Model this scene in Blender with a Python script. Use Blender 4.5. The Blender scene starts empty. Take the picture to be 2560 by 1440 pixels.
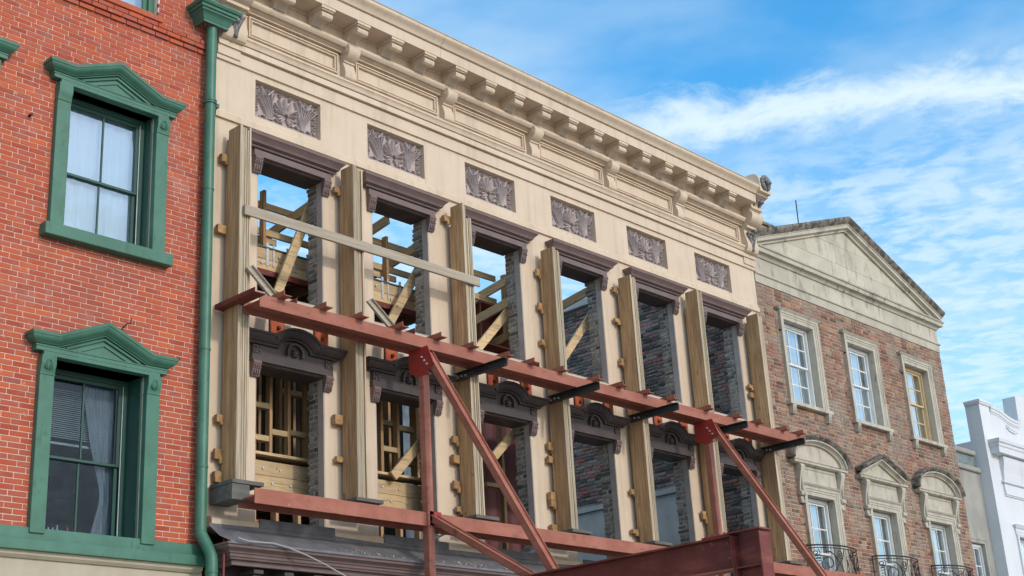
import bpy, bmesh, math, random
from mathutils import Vector, Matrix
random.seed(11)
rnd = random.uniform
S = bpy.context.scene; C = S.collection
R_ = math.radians

# ------------------------------------------------------------------ camera
YAW, PIT, ROL, FPX = R_(47.7356), R_(20.2255), R_(-3.3223), 3485.07
CAM = Vector((-9.63787, -13.01281, 1.65))
fw = Vector((math.sin(YAW)*math.cos(PIT), math.cos(YAW)*math.cos(PIT), math.sin(PIT)))
r0 = Vector((math.cos(YAW), -math.sin(YAW), 0)); u0 = r0.cross(fw)
RT = r0*math.cos(ROL) + u0*math.sin(ROL); UP = -r0*math.sin(ROL) + u0*math.cos(ROL)
cd = bpy.data.cameras.new('camera'); cam = bpy.data.objects.new('camera', cd); C.objects.link(cam)
cd.sensor_width = 36; cd.lens = 36*FPX/2560; cd.clip_start = .1; cd.clip_end = 3000
cam.matrix_world = Matrix(((RT.x, UP.x, -fw.x, CAM.x), (RT.y, UP.y, -fw.y, CAM.y), (RT.z, UP.z, -fw.z, CAM.z), (0, 0, 0, 1)))
S.camera = cam
# ------------------------------------------------------------------ light
SUN_AZ, SUN_EL = R_(4), R_(25)        # azimuth east of the facade normal, elevation
sd = Vector((math.sin(SUN_AZ)*math.cos(SUN_EL), -math.cos(SUN_AZ)*math.cos(SUN_EL), math.sin(SUN_EL)))
sl = bpy.data.lights.new('sun', 'SUN'); sl.energy = 2.0; sl.angle = R_(3); sl.color = (1, .92, .82)
so = bpy.data.objects.new('sun', sl); C.objects.link(so)
so.rotation_euler = sd.to_track_quat('Z', 'Y').to_euler(); so.location = (0, -30, 40)
S.view_settings.view_transform = 'Standard'; S.view_settings.look = 'None'
S.view_settings.exposure = -0.5; S.view_settings.gamma = 1

def NN(nt, t, **k):
    n = nt.nodes.new(t)
    for a, b in k.items(): setattr(n, a, b)
    return n
def mth(nt, op, a, b=None, c=None, clamp=False):
    n = NN(nt, 'ShaderNodeMath', operation=op); n.use_clamp = clamp
    for i, v in enumerate((a, b, c)):
        if v is None: continue
        if isinstance(v, (int, float)): n.inputs[i].default_value = v
        else: nt.links.new(v, n.inputs[i])
    return n.outputs[0]
def sstep(nt, v, a, b):
    n = NN(nt, 'ShaderNodeMapRange', interpolation_type='SMOOTHSTEP')
    n.inputs[1].default_value = a; n.inputs[2].default_value = b; nt.links.new(v, n.inputs[0]); return n.outputs[0]
def mixc(nt, f, a, b):
    n = NN(nt, 'ShaderNodeMix', data_type='RGBA')
    for s, v in ((n.inputs[0], f), (n.inputs[6], a), (n.inputs[7], b)):
        if isinstance(v, (int, float)): s.default_value = v
        elif isinstance(v, tuple): s.default_value = (*v, 1)
        else: nt.links.new(v, s)
    return n.outputs[2]
def noise(nt, vec, scale, detail=5, rough=.55, dist=0.):
    n = NN(nt, 'ShaderNodeTexNoise'); n.inputs['Scale'].default_value = scale; n.inputs['Detail'].default_value = detail
    n.inputs['Roughness'].default_value = rough; n.inputs['Distortion'].default_value = dist
    nt.links.new(vec, n.inputs['Vector']); return n.outputs[0]

W = bpy.data.worlds.new('World'); S.world = W; W.use_nodes = True; nt = W.node_tree; nt.nodes.clear()
sky = NN(nt, 'ShaderNodeTexSky', sky_type='NISHITA', sun_disc=False, sun_elevation=SUN_EL, sun_rotation=math.atan2(sd.x, sd.y))
sky.air_density = 1.0; sky.dust_density = 1.2; sky.ozone_density = 3.0
geo = NN(nt, 'ShaderNodeTexCoord'); sep = NN(nt, 'ShaderNodeSeparateXYZ'); nt.links.new(geo.outputs['Generated'], sep.inputs[0])
dz = mth(nt, 'MAXIMUM', sep.outputs[2], .03)
u = mth(nt, 'DIVIDE', sep.outputs[0], dz); v = mth(nt, 'DIVIDE', sep.outputs[1], dz)
s0 = mth(nt, 'ADD', mth(nt, 'MULTIPLY', u, .827), mth(nt, 'MULTIPLY', v, .562))     # across the cloud streaks
t0 = mth(nt, 'SUBTRACT', mth(nt, 'MULTIPLY', u, .562), mth(nt, 'MULTIPLY', v, .827))  # along the streaks
cmb = NN(nt, 'ShaderNodeCombineXYZ'); nt.links.new(s0, cmb.inputs[0]); nt.links.new(t0, cmb.inputs[1])
cmb2 = NN(nt, 'ShaderNodeCombineXYZ'); nt.links.new(s0, cmb2.inputs[0]); nt.links.new(mth(nt, 'MULTIPLY', t0, .8), cmb2.inputs[1])
nA = noise(nt, cmb.outputs[0], 7, 10, .66, .3); nB = noise(nt, cmb2.outputs[0], 1.7, 5, .55); nC = noise(nt, cmb2.outputs[0], 13, 8, .6, .3)
ss = mth(nt, 'ADD', s0, mth(nt, 'MULTIPLY', mth(nt, 'SUBTRACT', nA, .5), .34))
streak = mth(nt, 'MULTIPLY', sstep(nt, ss, 1.89, 2.03), mth(nt, 'SUBTRACT', 1, sstep(nt, ss, 2.02, 2.15)))
streak = mth(nt, 'MULTIPLY', streak, sstep(nt, t0, -.22, .02))
rr = mth(nt, 'SQRT', mth(nt, 'ADD', mth(nt, 'MULTIPLY', u, u), mth(nt, 'MULTIPLY', v, v)))
alto = mth(nt, 'MULTIPLY', sstep(nt, rr, 1.98, 2.45), mth(nt, 'ADD', .17, mth(nt, 'MULTIPLY', sstep(nt, nC, .38, .62), .42)))
deck = mth(nt, 'MULTIPLY', sstep(nt, rr, 1.62, 1.0), mth(nt, 'ADD', .62, mth(nt, 'MULTIPLY', sstep(nt, nC, .36, .66), .36)))  # cloud cover overhead, out of view, added for soft neutral fill light
wisp = mth(nt, 'MULTIPLY', sstep(nt, nB, .40, .72), .42)
haze_ = mth(nt, 'MULTIPLY', sstep(nt, sep.outputs[2], .36, .02), .45)
inv = lambda x: mth(nt, 'SUBTRACT', 1, x)
cl = inv(mth(nt, 'MULTIPLY', mth(nt, 'MULTIPLY', inv(mth(nt, 'MULTIPLY', streak, .86)), inv(alto)), mth(nt, 'MULTIPLY', inv(deck), mth(nt, 'MULTIPLY', inv(wisp), inv(haze_)))))
hs = NN(nt, 'ShaderNodeHueSaturation'); hs.inputs['Hue'].default_value = .489; hs.inputs['Saturation'].default_value = 1.32; hs.inputs['Value'].default_value = 3.0
nt.links.new(sky.outputs[0], hs.inputs['Color'])
skc = mixc(nt, cl, hs.outputs[0], (8.1, 9.5, 10.0))
bg = NN(nt, 'ShaderNodeBackground'); bg.inputs[1].default_value = .15; nt.links.new(skc, bg.inputs[0])
out = NN(nt, 'ShaderNodeOutputWorld'); nt.links.new(bg.outputs[0], out.inputs[0])

# ------------------------------------------------------------------ materials
def M(name, c1, c2=None, rough=.75, scale=5, stretch=(1, 1, 1), bump=.15, bscale=45, var=0., spec=.3, stain=None, stain2=None, stain3=None, ramp=None, metal=0., bstretch=None):
    m = bpy.data.materials.new(name); m.use_nodes = True; t = m.node_tree; b = t.nodes['Principled BSDF']
    g = NN(t, 'ShaderNodeNewGeometry'); mp = NN(t, 'ShaderNodeMapping'); mp.inputs['Scale'].default_value = stretch
    t.links.new(g.outputs['Position'], mp.inputs[0]); vec = mp.outputs[0]
    oi = NN(t, 'ShaderNodeObjectInfo')
    rv = mth(t, 'FRACT', mth(t, 'ADD', oi.outputs['Random'], g.outputs['Random Per Island']))
    if ramp:
        cr = NN(t, 'ShaderNodeValToRGB'); e = cr.color_ramp.elements
        e[0].position = ramp[0][0]; e[0].color = (*ramp[0][1], 1); e[1].position = ramp[-1][0]; e[1].color = (*ramp[-1][1], 1)
        for p, c in ramp[1:-1]: el = e.new(p); el.color = (*c, 1)
        t.links.new(rv, cr.inputs[0]); col = cr.outputs[0]
        if c2:
            f = sstep(t, noise(t, vec, scale, 6), .45, .72); col = mixc(t, mth(t, 'MULTIPLY', f, .7), col, c2)
    else:
        f = sstep(t, noise(t, vec, scale, 7), .3, .7); col = mixc(t, f, c1, c2 or tuple(x*.86 for x in c1))
    if var:
        h = NN(t, 'ShaderNodeHueSaturation'); t.links.new(col, h.inputs['Color'])
        t.links.new(mth(t, 'ADD', 1-var, mth(t, 'MULTIPLY', rv, 2*var)), h.inputs['Value']); col = h.outputs[0]
    for st in (stain, stain2, stain3):
        if not st: continue
        sc_, lo, hi, amt, sst, scol = st
        mp2 = NN(t, 'ShaderNodeMapping'); mp2.inputs['Scale'].default_value = sst; t.links.new(g.outputs['Position'], mp2.inputs[0])
        f = mth(t, 'MULTIPLY', sstep(t, noise(t, mp2.outputs[0], sc_, 7, .62), lo, hi), amt); col = mixc(t, f, col, scol)
    t.links.new(col, b.inputs['Base Color'])
    b.inputs['Roughness'].default_value = rough; b.inputs['Specular IOR Level'].default_value = spec; b.inputs['Metallic'].default_value = metal
    if bump:
        bp = NN(t, 'ShaderNodeBump'); bp.inputs['Strength'].default_value = bump; bp.inputs['Distance'].default_value = .02
        mb_ = NN(t, 'ShaderNodeMapping'); mb_.inputs['Scale'].default_value = bstretch or stretch; t.links.new(g.outputs['Position'], mb_.inputs[0])
        t.links.new(noise(t, mb_.outputs[0], bscale, 6), bp.inputs['Height']); t.links.new(bp.outputs[0], b.inputs['Normal'])
    return m
mt = {}
mt['tan'] = M('tan_paint', (.63, .50, .378), (.58, .452, .333), .7, 1.6, stain3=(24, .70, .76, .5, (1, 1, .7), (.25, .20, .15)), bump=.10, bscale=26, stain=(2.2, .48, .70, .5, (3.4, 3.4, .22), (.43, .345, .25)), stain2=(3.5, .60, .78, .4, (1, 1, .8), (.66, .56, .44)))
mt['brown'] = M('brown_paint', (.175, .118, .108), (.145, .096, .09), .5, 6, bump=.05, stain=(5, .55, .8, .3, (1, 1, .4), (.23, .18, .18)), spec=.4)
mt['brown_dk'] = M('dark_brown_paint', (.082, .062, .060), (.058, .045, .045), .5, 5, bump=.06, stain=(6, .58, .8, .4, (1, 1, .4), (.14, .12, .125)))
mt['relief'] = M('carved_mauve', (.46, .38, .36), (.38, .31, .295), .8, 9, bump=.2, stain=(12, .55, .75, .5, (1, 1, 1), (.11, .08, .085)))
mt['carved'] = M('carved_grey', (.30, .28, .28), (.15, .14, .15), .85, 14, bump=.5, stain=(9, .5, .62, .8, (1, 1, 1), (.04, .04, .045)))
mt['jamb'] = M('grey_jamb', (.44, .37, .325), (.36, .305, .27), .7, 5, bump=.08, stain=(4, .55, .75, .4, (1, 1, .3), (.12, .10, .10)))
mt['green'] = M('green_paint', (.058, .168, .113), (.042, .132, .086), .45, 4, bump=.05, spec=.4, bscale=25, stain=(3, .55, .8, .45, (1, 1, .35), (.085, .215, .155)), stain2=(9, .57, .72, .55, (1, 1, .5), (.022, .075, .05)))
mt['green_dk'] = M('shaded_dark_green', (.02, .075, .055), (.018, .065, .05), .4, 5, bump=.03, spec=.45)  # green deepened with the reveals' shade in its colour; sashes use it too
RB = [(0, (.33, .060, .032)), (.25, (.43, .080, .036)), (.5, (.47, .098, .040)), (.72, (.37, .078, .052)), (.9, (.54, .112, .036)), (1, (.30, .085, .065))]
mt['rbrick'] = M('red_brick', (0, 0, 0), (.36, .12, .085), .85, 7, bump=.25, bscale=70, ramp=RB, stain=(2.2, .56, .72, .5, (1, 1, .5), (.42, .23, .185)), stain2=(11, .62, .70, .6, (1, 1, .8), (.62, .50, .43)), stain3=(.7, .45, .66, .5, (1, 1, .8), (.29, .085, .06)))
mt['rmort'] = M('pale_mortar', (.72, .57, .48), (.62, .46, .38), .9, 8, bump=.3, stain=(3, .58, .75, .4, (1, 1, .7), (.44, .24, .18)))
OB = [(0, (.075, .060, .05)), (.10, (.18, .085, .06)), (.3, (.28, .125, .085)), (.5, (.32, .15, .10)), (.62, (.24, .13, .09)), (.76, (.31, .22, .15)), (.9, (.37, .21, .115)), (1, (.15, .105, .08))]
mt['obrick'] = M('old_brick', (0, 0, 0), (.20, .145, .115), .9, 3.2, bump=.35, bscale=60, ramp=OB, stain=(1.1, .45, .66, .72, (1, 1, .7), (.27, .23, .185)), stain2=(8, .60, .72, .65, (1, 1, 1), (.46, .41, .35)))
mt['omort'] = M('old_mortar', (.52, .45, .375), (.42, .355, .295), .95, 4, bump=.4, stain=(1.0, .50, .72, .5, (1, 1, .7), (.21, .175, .15)))
JB = [(0, (.08, .07, .065)), (.3, (.26, .225, .195)), (.55, (.36, .315, .27)), (.72, (.13, .11, .098)), (.93, (.44, .395, .345)), (1, (.32, .15, .10))]
mt['jbrick'] = M('sooty_brick', (0, 0, 0), (.16, .15, .145), .95, 11, bump=.6, bscale=40, ramp=JB, stain=(22, .60, .7, .5, (1, 1, 1), (.30, .28, .26)))
mt['jmort'] = M('sooty_mortar', (.54, .49, .43), (.40, .36, .315), .95, 9, bump=.6)
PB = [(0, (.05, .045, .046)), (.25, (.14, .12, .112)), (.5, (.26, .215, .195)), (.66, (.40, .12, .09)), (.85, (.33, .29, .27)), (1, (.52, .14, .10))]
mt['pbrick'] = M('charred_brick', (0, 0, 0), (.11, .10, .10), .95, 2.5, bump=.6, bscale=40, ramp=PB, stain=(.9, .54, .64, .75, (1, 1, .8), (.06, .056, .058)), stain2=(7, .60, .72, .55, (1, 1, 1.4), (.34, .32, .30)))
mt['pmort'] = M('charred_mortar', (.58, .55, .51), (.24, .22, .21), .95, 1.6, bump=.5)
mt['plaster'] = M('grey_plaster', (.54, .53, .52), (.42, .41, .405), .9, 2.5, bump=.1, stain=(7, .6, .75, .4, (1, 1, 1), (.16, .16, .17)))
mt['stucco'] = M('beige_stucco', (.46, .41, .31), (.41, .36, .27), .9, 3, bump=.15, stain=(1.6, .5, .8, .3, (2, 2, .4), (.28, .25, .2)))
mt['stone'] = M('limestone', (.51, .46, .37), (.43, .39, .315), .9, 2.4, bump=.25, bscale=30, var=.10, stain=(1.5, .50, .68, .62, (1.4, 1.4, .7), (.21, .19, .165)), stain2=(3.0, .57, .70, .75, (2.2, 2.2, .5), (.085, .08, .075)))
mt['stone_dk'] = M('stained_stone', (.18, .155, .13), (.27, .235, .19), .95, 5, bump=.45, bscale=25, stain=(6.5, .40, .60, .85, (1.2, 1.2, 1), (.05, .046, .044)), stain2=(9, .62, .72, .6, (1, 1, 1), (.24, .10, .07)))
mt['frame'] = M('window_stone', (.50, .45, .37), (.42, .38, .31), .85, 4, bump=.15, stain=(3.2, .50, .70, .6, (2, 2, .4), (.20, .18, .155)), stain2=(5, .60, .72, .6, (1.5, 1.5, .7), (.10, .09, .08)))
mt['wht'] = M('white_trim', (.70, .71, .70), (.62, .63, .62), .55, 5, bump=.03)
mt['whitebl'] = M('white_render', (.66, .67, .69), (.61, .62, .65), .75, 1.2, bump=.10, bscale=25, stain=(1.6, .50, .76, .45, (2.5, 2.5, .3), (.48, .49, .52)), stain2=(4, .62, .74, .35, (1, 1, .6), (.40, .40, .41)))
mt['whitedk'] = M('grey_trim', (.36, .35, .34), None, .7)
mt['greyst'] = M('grey_stucco', (.36, .345, .31), (.29, .28, .25), .95, 1.6, bump=.25, stain=(1.8, .48, .72, .6, (2, 2, .4), (.17, .165, .15)))
mt['slate'] = M('slate', (.20, .25, .25), (.13, .16, .16), .8, 6, bump=.3)
WOODS = lambda n, a, b, st, sc=9: M(n, a, b, .75, sc, st, bump=.12, bscale=26, var=.16, stain=(sc*1.7, .52, .64, .75, st, tuple(x*.45 for x in a)), stain2=(7, .645, .71, .85, (1.6, 1.6, .9), (.13, .065, .03)), stain3=(1.1, .47, .70, .55, (1, 1, .45), tuple(x*y for x, y in zip(a, (.50, .52, .58)))))
mt['woodz'] = WOODS('timber_upright', (.55, .345, .185), (.33, .185, .085), (3.2, 3.2, .16))
mt['woodx'] = WOODS('timber_lengthwise', (.60, .44, .255), (.52, .36, .19), (.16, 3.2, 3.2))
mt['woody'] = WOODS('timber_crosswise', (.60, .43, .25), (.50, .345, .18), (3.2, .16, 3.2))
mt['wedge'] = M('timber_end', (.44, .265, .125), (.31, .17, .07), .8, 16, (1, 1, 1), bump=.15, var=.18, stain=(26, .56, .72, .5, (1, 1, 1), (.22, .12, .055)))
mt['wedge_'] = mt['woodx']
mt['edge'] = M('weathered_edge', (.46, .40, .30), (.27, .22, .155), .85, 12, (4, 4, .13), bump=.15, bscale=30, var=.26, stain=(22, .56, .70, .5, (3, 3, .12), (.25, .20, .14)))
mt['grey_wood'] = M('grey_board', (.42, .35, .27), (.31, .255, .195), .9, 12, (.12, 3.5, 3.5), bump=.2, bscale=30, stain=(20, .58, .7, .5, (.15, 3, 3), (.14, .12, .10)))
mt['dark_wood'] = M('dark_plank', (.15, .145, .13), (.10, .095, .085), .85, 9, (.3, 2, 2), bump=.2)
PR = lambda n, a, b: M(n, a, b, .6, 3.5, bump=.05, bscale=30, spec=.35, var=.04, stain=(4, .46, .70, .65, (.5, .5, 2.2), (.27, .08, .045)), stain2=(8, .58, .70, .65, (.6, .6, 1.4), (.13, .036, .022)), stain3=(14, .64, .72, .5, (1, 1, 1), (.52, .26, .20)))
mt['primer'] = PR('red_oxide_primer', (.37, .135, .092), (.29, .095, .06))
mt['primer_dk'] = PR('dark_red_primer', (.17, .035, .028), (.125, .026, .022))
mt['primer_red'] = M('fresh_red_paint', (.33, .035, .026), (.27, .03, .024), .5, 4, bump=.04, stain=(6, .6, .75, .4, (1, 1, 1), (.18, .03, .025)))
mt['rust'] = M('rust_plate', (.50, .115, .035), (.33, .065, .028), .65, 7, bump=.15, stain=(8, .52, .7, .75, (1, 1, .7), (.14, .028, .018)), var=.15)
mt['black'] = M('black_steel', (.045, .047, .046), (.03, .032, .031), .55, 6, bump=.08, spec=.4)
mt['iron'] = M('wrought_iron', (.018, .019, .024), None, .5, 6, bump=.05, spec=.4)
mt['lead'] = M('lead_flashing', (.17, .165, .178), (.11, .107, .115), .6, 5, bump=.25, bscale=14, stain=(4, .54, .74, .6, (1, 3, 1), (.23, .22, .24)))
mt['galv'] = M('galvanised', (.55, .57, .60), (.42, .44, .47), .45, 20, bump=.05, metal=.3, spec=.5)
mt['rubble'] = M('rubble', (.33, .29, .22), (.22, .19, .15), .95, 25, bump=.3, var=.3)
mt['dark_shade'] = M('dark_interior', (.035, .030, .027), None, .9)  # near-black, the shade of unlit interiors put into the colour
mt['purple'] = M('maroon_sheeting', (.14, .045, .05), (.10, .035, .04), .6, 3, (3, 1, .3), bump=.05)
mt['pale_road'] = M('pale_concrete_road', (.24, .235, .22), (.20, .195, .185), .9, 3)  # road and paving out of view, kept pale to bounce light upwards
mt['pave'] = M('paving', (.42, .40, .36), (.36, .34, .31), .9, 2)
mt['cloth'] = M('sheer_curtain', (.62, .66, .70), (.50, .54, .58), .9, 14, (6, 6, .12), bump=.2, bscale=12)
mt['cloth_dk'] = M('grey_curtain', (.22, .235, .245), (.13, .14, .15), .9, 14, (6, 6, .12), bump=.2, bscale=12)
mt['palewood'] = M('pale_wood', (.64, .48, .29), (.55, .40, .23), .7, 8, (3, 3, .2), bump=.05)
mt['blind'] = M('blind_slat', (.36, .38, .36), None, .7)
mt['room'] = M('room_shade', (.035, .04, .05), None, .9)  # dimness of the room put into the panel colour
for n, c in dict(bottle_green=(.03, .30, .12), bottle_red=(.45, .03, .03), bottle_clear=(.30, .30, .32)).items(): mt[n] = M(n, c, None, .2, spec=.6)
def glass(name, refl, tint=(1, 1, 1), gcol=(.93, .96, 1)):
    m = bpy.data.materials.new(name); m.use_nodes = True; t = m.node_tree; t.nodes.clear()
    o = NN(t, 'ShaderNodeOutputMaterial'); tr = NN(t, 'ShaderNodeBsdfTransparent'); tr.inputs[0].default_value = (*tint, 1)
    gl = NN(t, 'ShaderNodeBsdfGlossy'); gl.inputs['Roughness'].default_value = .015; gl.inputs[0].default_value = (*gcol, 1)
    g = NN(t, 'ShaderNodeNewGeometry'); bp = NN(t, 'ShaderNodeBump'); bp.inputs['Strength'].default_value = .05; bp.inputs['Distance'].default_value = .02
    t.links.new(noise(t, g.outputs['Position'], 2.2, 2), bp.inputs['Height']); t.links.new(bp.outputs[0], gl.inputs['Normal'])
    fr = NN(t, 'ShaderNodeFresnel'); fr.inputs[0].default_value = 1.5
    mx = NN(t, 'ShaderNodeMixShader'); t.links.new(mth(t, 'MULTIPLY', mth(t, 'SUBTRACT', 1, g.outputs['Backfacing']), mth(t, 'MULTIPLY', fr.outputs[0], refl, clamp=True)), mx.inputs[0])
    t.links.new(tr.outputs[0], mx.inputs[1]); t.links.new(gl.outputs[0], mx.inputs[2]); t.links.new(mx.outputs[0], o.inputs[0]); return m
mt['glass'] = glass('window_glass', 5.0, (.82, .88, .9)); mt['glass2'] = glass('clear_glass', .7, (.8, .86, .9))

# ------------------------------------------------------------------ helpers
WL = {}
def ob(name, me, parent=None, loc=(0, 0, 0), rot=None, scale=None):
    o = bpy.data.objects.new(name, me); C.objects.link(o); loc = Vector(loc)
    if parent is not None:
        o.parent = parent; o.location = loc - WL[parent.name]
    else: o.location = loc
    if rot: o.rotation_euler = rot
    if scale: o.scale = scale
    WL[o.name] = loc; return o
def tag(o, label=None, cat=None, group=None, kind=None):
    if label: o['label'] = label
    if cat: o['category'] = cat
    if group: o['group'] = group
    if kind or cat: o['kind'] = kind or 'thing'
    return o
def thing(name, label, cat, loc, group=None): return tag(ob(name, None, None, loc), label, cat, group)
class MB:
    def __init__(s): s.v = []; s.f = []; s.m = []
    def face(s, pts, m=0):
        n = len(s.v); s.v += [tuple(p) for p in pts]; s.f.append(tuple(range(n, n+len(pts)))); s.m.append(m)
    def box(s, x0, x1, y0, y1, z0, z1, m=0, fm=None):
        n = len(s.v)
        s.v += [(x, y, z) for z in (z0, z1) for y in (y0, y1) for x in (x0, x1)]
        for k, q in enumerate(((0, 1, 5, 4), (2, 6, 7, 3), (0, 4, 6, 2), (1, 3, 7, 5), (0, 2, 3, 1), (4, 5, 7, 6))):
            s.f.append(tuple(n+i for i in q)); s.m.append(fm if (fm is not None and k == 0) else m)
        return s
    def obox(s, c, ax, ay, az, m=0):      # oriented box: centre, half-axis vectors
        c, ax, ay, az = map(Vector, (c, ax, ay, az)); n = len(s.v)
        s.v += [tuple(c+ax*i+ay*j+az*k) for k in (-1, 1) for j in (-1, 1) for i in (-1, 1)]
        for q in ((0, 1, 5, 4), (2, 6, 7, 3), (0, 4, 6, 2), (1, 3, 7, 5), (0, 2, 3, 1), (4, 5, 7, 6)): s.f.append(tuple(n+i for i in q)); s.m.append(m)
        return s
    def beam(s, a, b, w, h, side=None, m=0):
        a, b = Vector(a), Vector(b); d = (b-a).normalized(); sd_ = Vector(side) if side else Vector((0, 0, 1)).cross(d).normalized(); up = d.cross(sd_).normalized(); sd_ = up.cross(d)
        return s.obox((a+b)/2, (b-a)/2, sd_*w/2, up*h/2, m)
    def grid(s, secs, closed=False, cap=True, m=0, loop=False):   # list of sections (same count of points)
        n = len(s.v); k = len(secs[0])
        for sc in secs: s.v += [tuple(p) for p in sc]
        ns = len(secs)
        for i in range(ns if loop else ns-1):
            i2 = (i+1) % ns
            for j in range(k if closed else k-1):
                j2 = (j+1) % k; s.f.append((n+i*k+j, n+i*k+j2, n+i2*k+j2, n+i2*k+j)); s.m.append(m)
        if cap and not loop:
            s.f.append(tuple(n+j for j in reversed(range(k)))); s.f.append(tuple(n+(ns-1)*k+j for j in range(k))); s.m += [m, m]
        return s
    def extx(s, prof, x0, x1, m=0):       # profile of (projection, z) extruded along x
        s.grid([[(x0, -p, z) for p, z in prof], [(x1, -p, z) for p, z in prof]], closed=True, m=m); return s
    def prismy(s, poly, y0, y1, m=0):     # polygon in xz, extruded in y
        return s.grid([[(x, y0, z) for x, z in poly], [(x, y1, z) for x, z in poly]], closed=True, m=m)
    def tube(s, path, r, k=8, m=0):
        P = [Vector(p) for p in path]; secs = []; pn = None
        for i, p in enumerate(P):
            d = ((P[min(i+1, len(P)-1)]-P[max(i-1, 0)])).normalized()
            a = d.orthogonal().normalized() if pn is None else (pn - d*pn.dot(d)).normalized(); pn = a; b = d.cross(a)
            rr_ = r[i] if isinstance(r, (list, tuple)) else r
            secs.append([p + (a*math.cos(2*math.pi*j/k)+b*math.sin(2*math.pi*j/k))*rr_ for j in range(k)])
        return s.grid(secs, closed=True, m=m)
    def ribbon(s, path, w, h, y0, m=0):   # raised leaf/petal along an xz path on plane y0
        n = len(path); secs = []
        for i, (x, z) in enumerate(path):
            a = path[max(i-1, 0)]; b = path[min(i+1, n-1)]; dx, dz_ = b[0]-a[0], b[1]-a[1]; l = math.hypot(dx, dz_) or 1; nx, nz = -dz_/l, dx/l
            t = i/(n-1); ww = w(t) if callable(w) else w
            secs.append([(x+nx*ww*q, y0-h*e, z+nz*ww*q) for q, e in ((-1, 0), (-.72, .75), (-.2, 1), (.2, 1), (.72, .75), (1, 0))])
        return s.grid(secs, m=m)
    def sweep(s, path, prof, y0, closed=False, ret=(0, 0), yb=None, m=0):
        # prof (d, p): d normal to the path in xz, p towards the street; ret = returns at the ends
        n = len(path); secs = []
        for i in range(n):
            a = path[i-1] if (i > 0 or closed) else None; b = path[(i+1) % n] if (i < n-1 or closed) else None; c = path[i]
            def nr(p, q): l = math.hypot(q[0]-p[0], q[1]-p[1]); return (-(q[1]-p[1])/l, (q[0]-p[0])/l)
            n1 = nr(a, c) if a else None; n2 = nr(c, b) if b else None
            if n1 and n2:
                mx, mz = n1[0]+n2[0], n1[1]+n2[1]; l2 = mx*mx+mz*mz; mx, mz = 2*mx/l2, 2*mz/l2
            else: mx, mz = n1 or n2
            e = (-1 if (i == 0 and ret[0] and not closed) else 1 if (i == n-1 and ret[1] and not closed) else 0)
            sec = [(c[0]+mx*d+e*p, y0-p, c[1]+mz*d) for d, p in prof]
            wall = [(x, y0 if yb is None else yb, z) for x, y, z in sec]
            if e == -1: secs.append(wall)
            secs.append(sec)
            if e == 1: secs.append(wall)
        return s.grid(secs, closed=True, cap=not closed, loop=closed, m=m)
    def corn(s, x0, x1, prof, y0, ret=(1, 1), yb=None, m=0):      # horizontal moulding, prof (p, z)
        return s.sweep([(x0, 0), (x1, 0)], [(z, p) for p, z in prof], y0, ret=ret, yb=yb, m=m)
    def mesh(s, name, mats, bevel=0, smooth=None):
        me = bpy.data.meshes.new(name); me.from_pydata(s.v, [], s.f)
        for k in (mats if isinstance(mats, (list, tuple)) else [mats]): me.materials.append(mt[k])
        me.polygons.foreach_set('material_index', s.m)
        bm = bmesh.new(); bm.from_mesh(me)
        bmesh.ops.recalc_face_normals(bm, faces=bm.faces)
        if bevel: bmesh.ops.bevel(bm, geom=bm.edges[:], offset=bevel, segments=1, affect='EDGES', clamp_overlap=True)
        if smooth:
            for f in bm.faces: f.smooth = True
            for e in bm.edges:
                if len(e.link_faces) == 2 and e.calc_face_angle(0) > smooth: e.smooth = False
        bm.to_mesh(me); bm.free(); return me
    def build(s, name, mats, parent=None, bevel=0, smooth=None, loc=None):
        return ob(name, s.mesh(name, mats, bevel, smooth), parent, loc or (0, 0, 0))
SM = R_(38)
def B(name, mats, parent, x0, x1, y0, y1, z0, z1, bevel=0, fm=None): return MB().box(x0, x1, y0, y1, z0, z1, fm=fm).build(name, mats, parent, bevel)
def grid_wall(x0, x1, z0, z1, holes, yf, yb):
    xs = sorted({x0, x1, *[min(max(h[i], x0), x1) for h in holes for i in (0, 1)]}); zs = sorted({z0, z1, *[min(max(h[i], z0), z1) for h in holes for i in (2, 3)]})
    full = lambda i, j: 0 <= i < len(xs)-1 and 0 <= j < len(zs)-1 and not any(h[0] < (xs[i]+xs[i+1])/2 < h[1] and h[2] < (zs[j]+zs[j+1])/2 < h[3] for h in holes)
    b = MB()
    for i in range(len(xs)-1):
        for j in range(len(zs)-1):
            if not full(i, j): continue
            a, c, d, e = xs[i], xs[i+1], zs[j], zs[j+1]
            b.face([(a, yf, d), (c, yf, d), (c, yf, e), (a, yf, e)]); b.face([(a, yb, d), (a, yb, e), (c, yb, e), (c, yb, d)])
            if not full(i-1, j): b.face([(a, yf, d), (a, yf, e), (a, yb, e), (a, yb, d)])
            if not full(i+1, j): b.face([(c, yf, d), (c, yb, d), (c, yb, e), (c, yf, e)])
            if not full(i, j-1): b.face([(a, yf, d), (a, yb, d), (c, yb, d), (c, yf, d)])
            if not full(i, j+1): b.face([(a, yf, e), (c, yf, e), (c, yb, e), (a, yb, e)])
    return b
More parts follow.
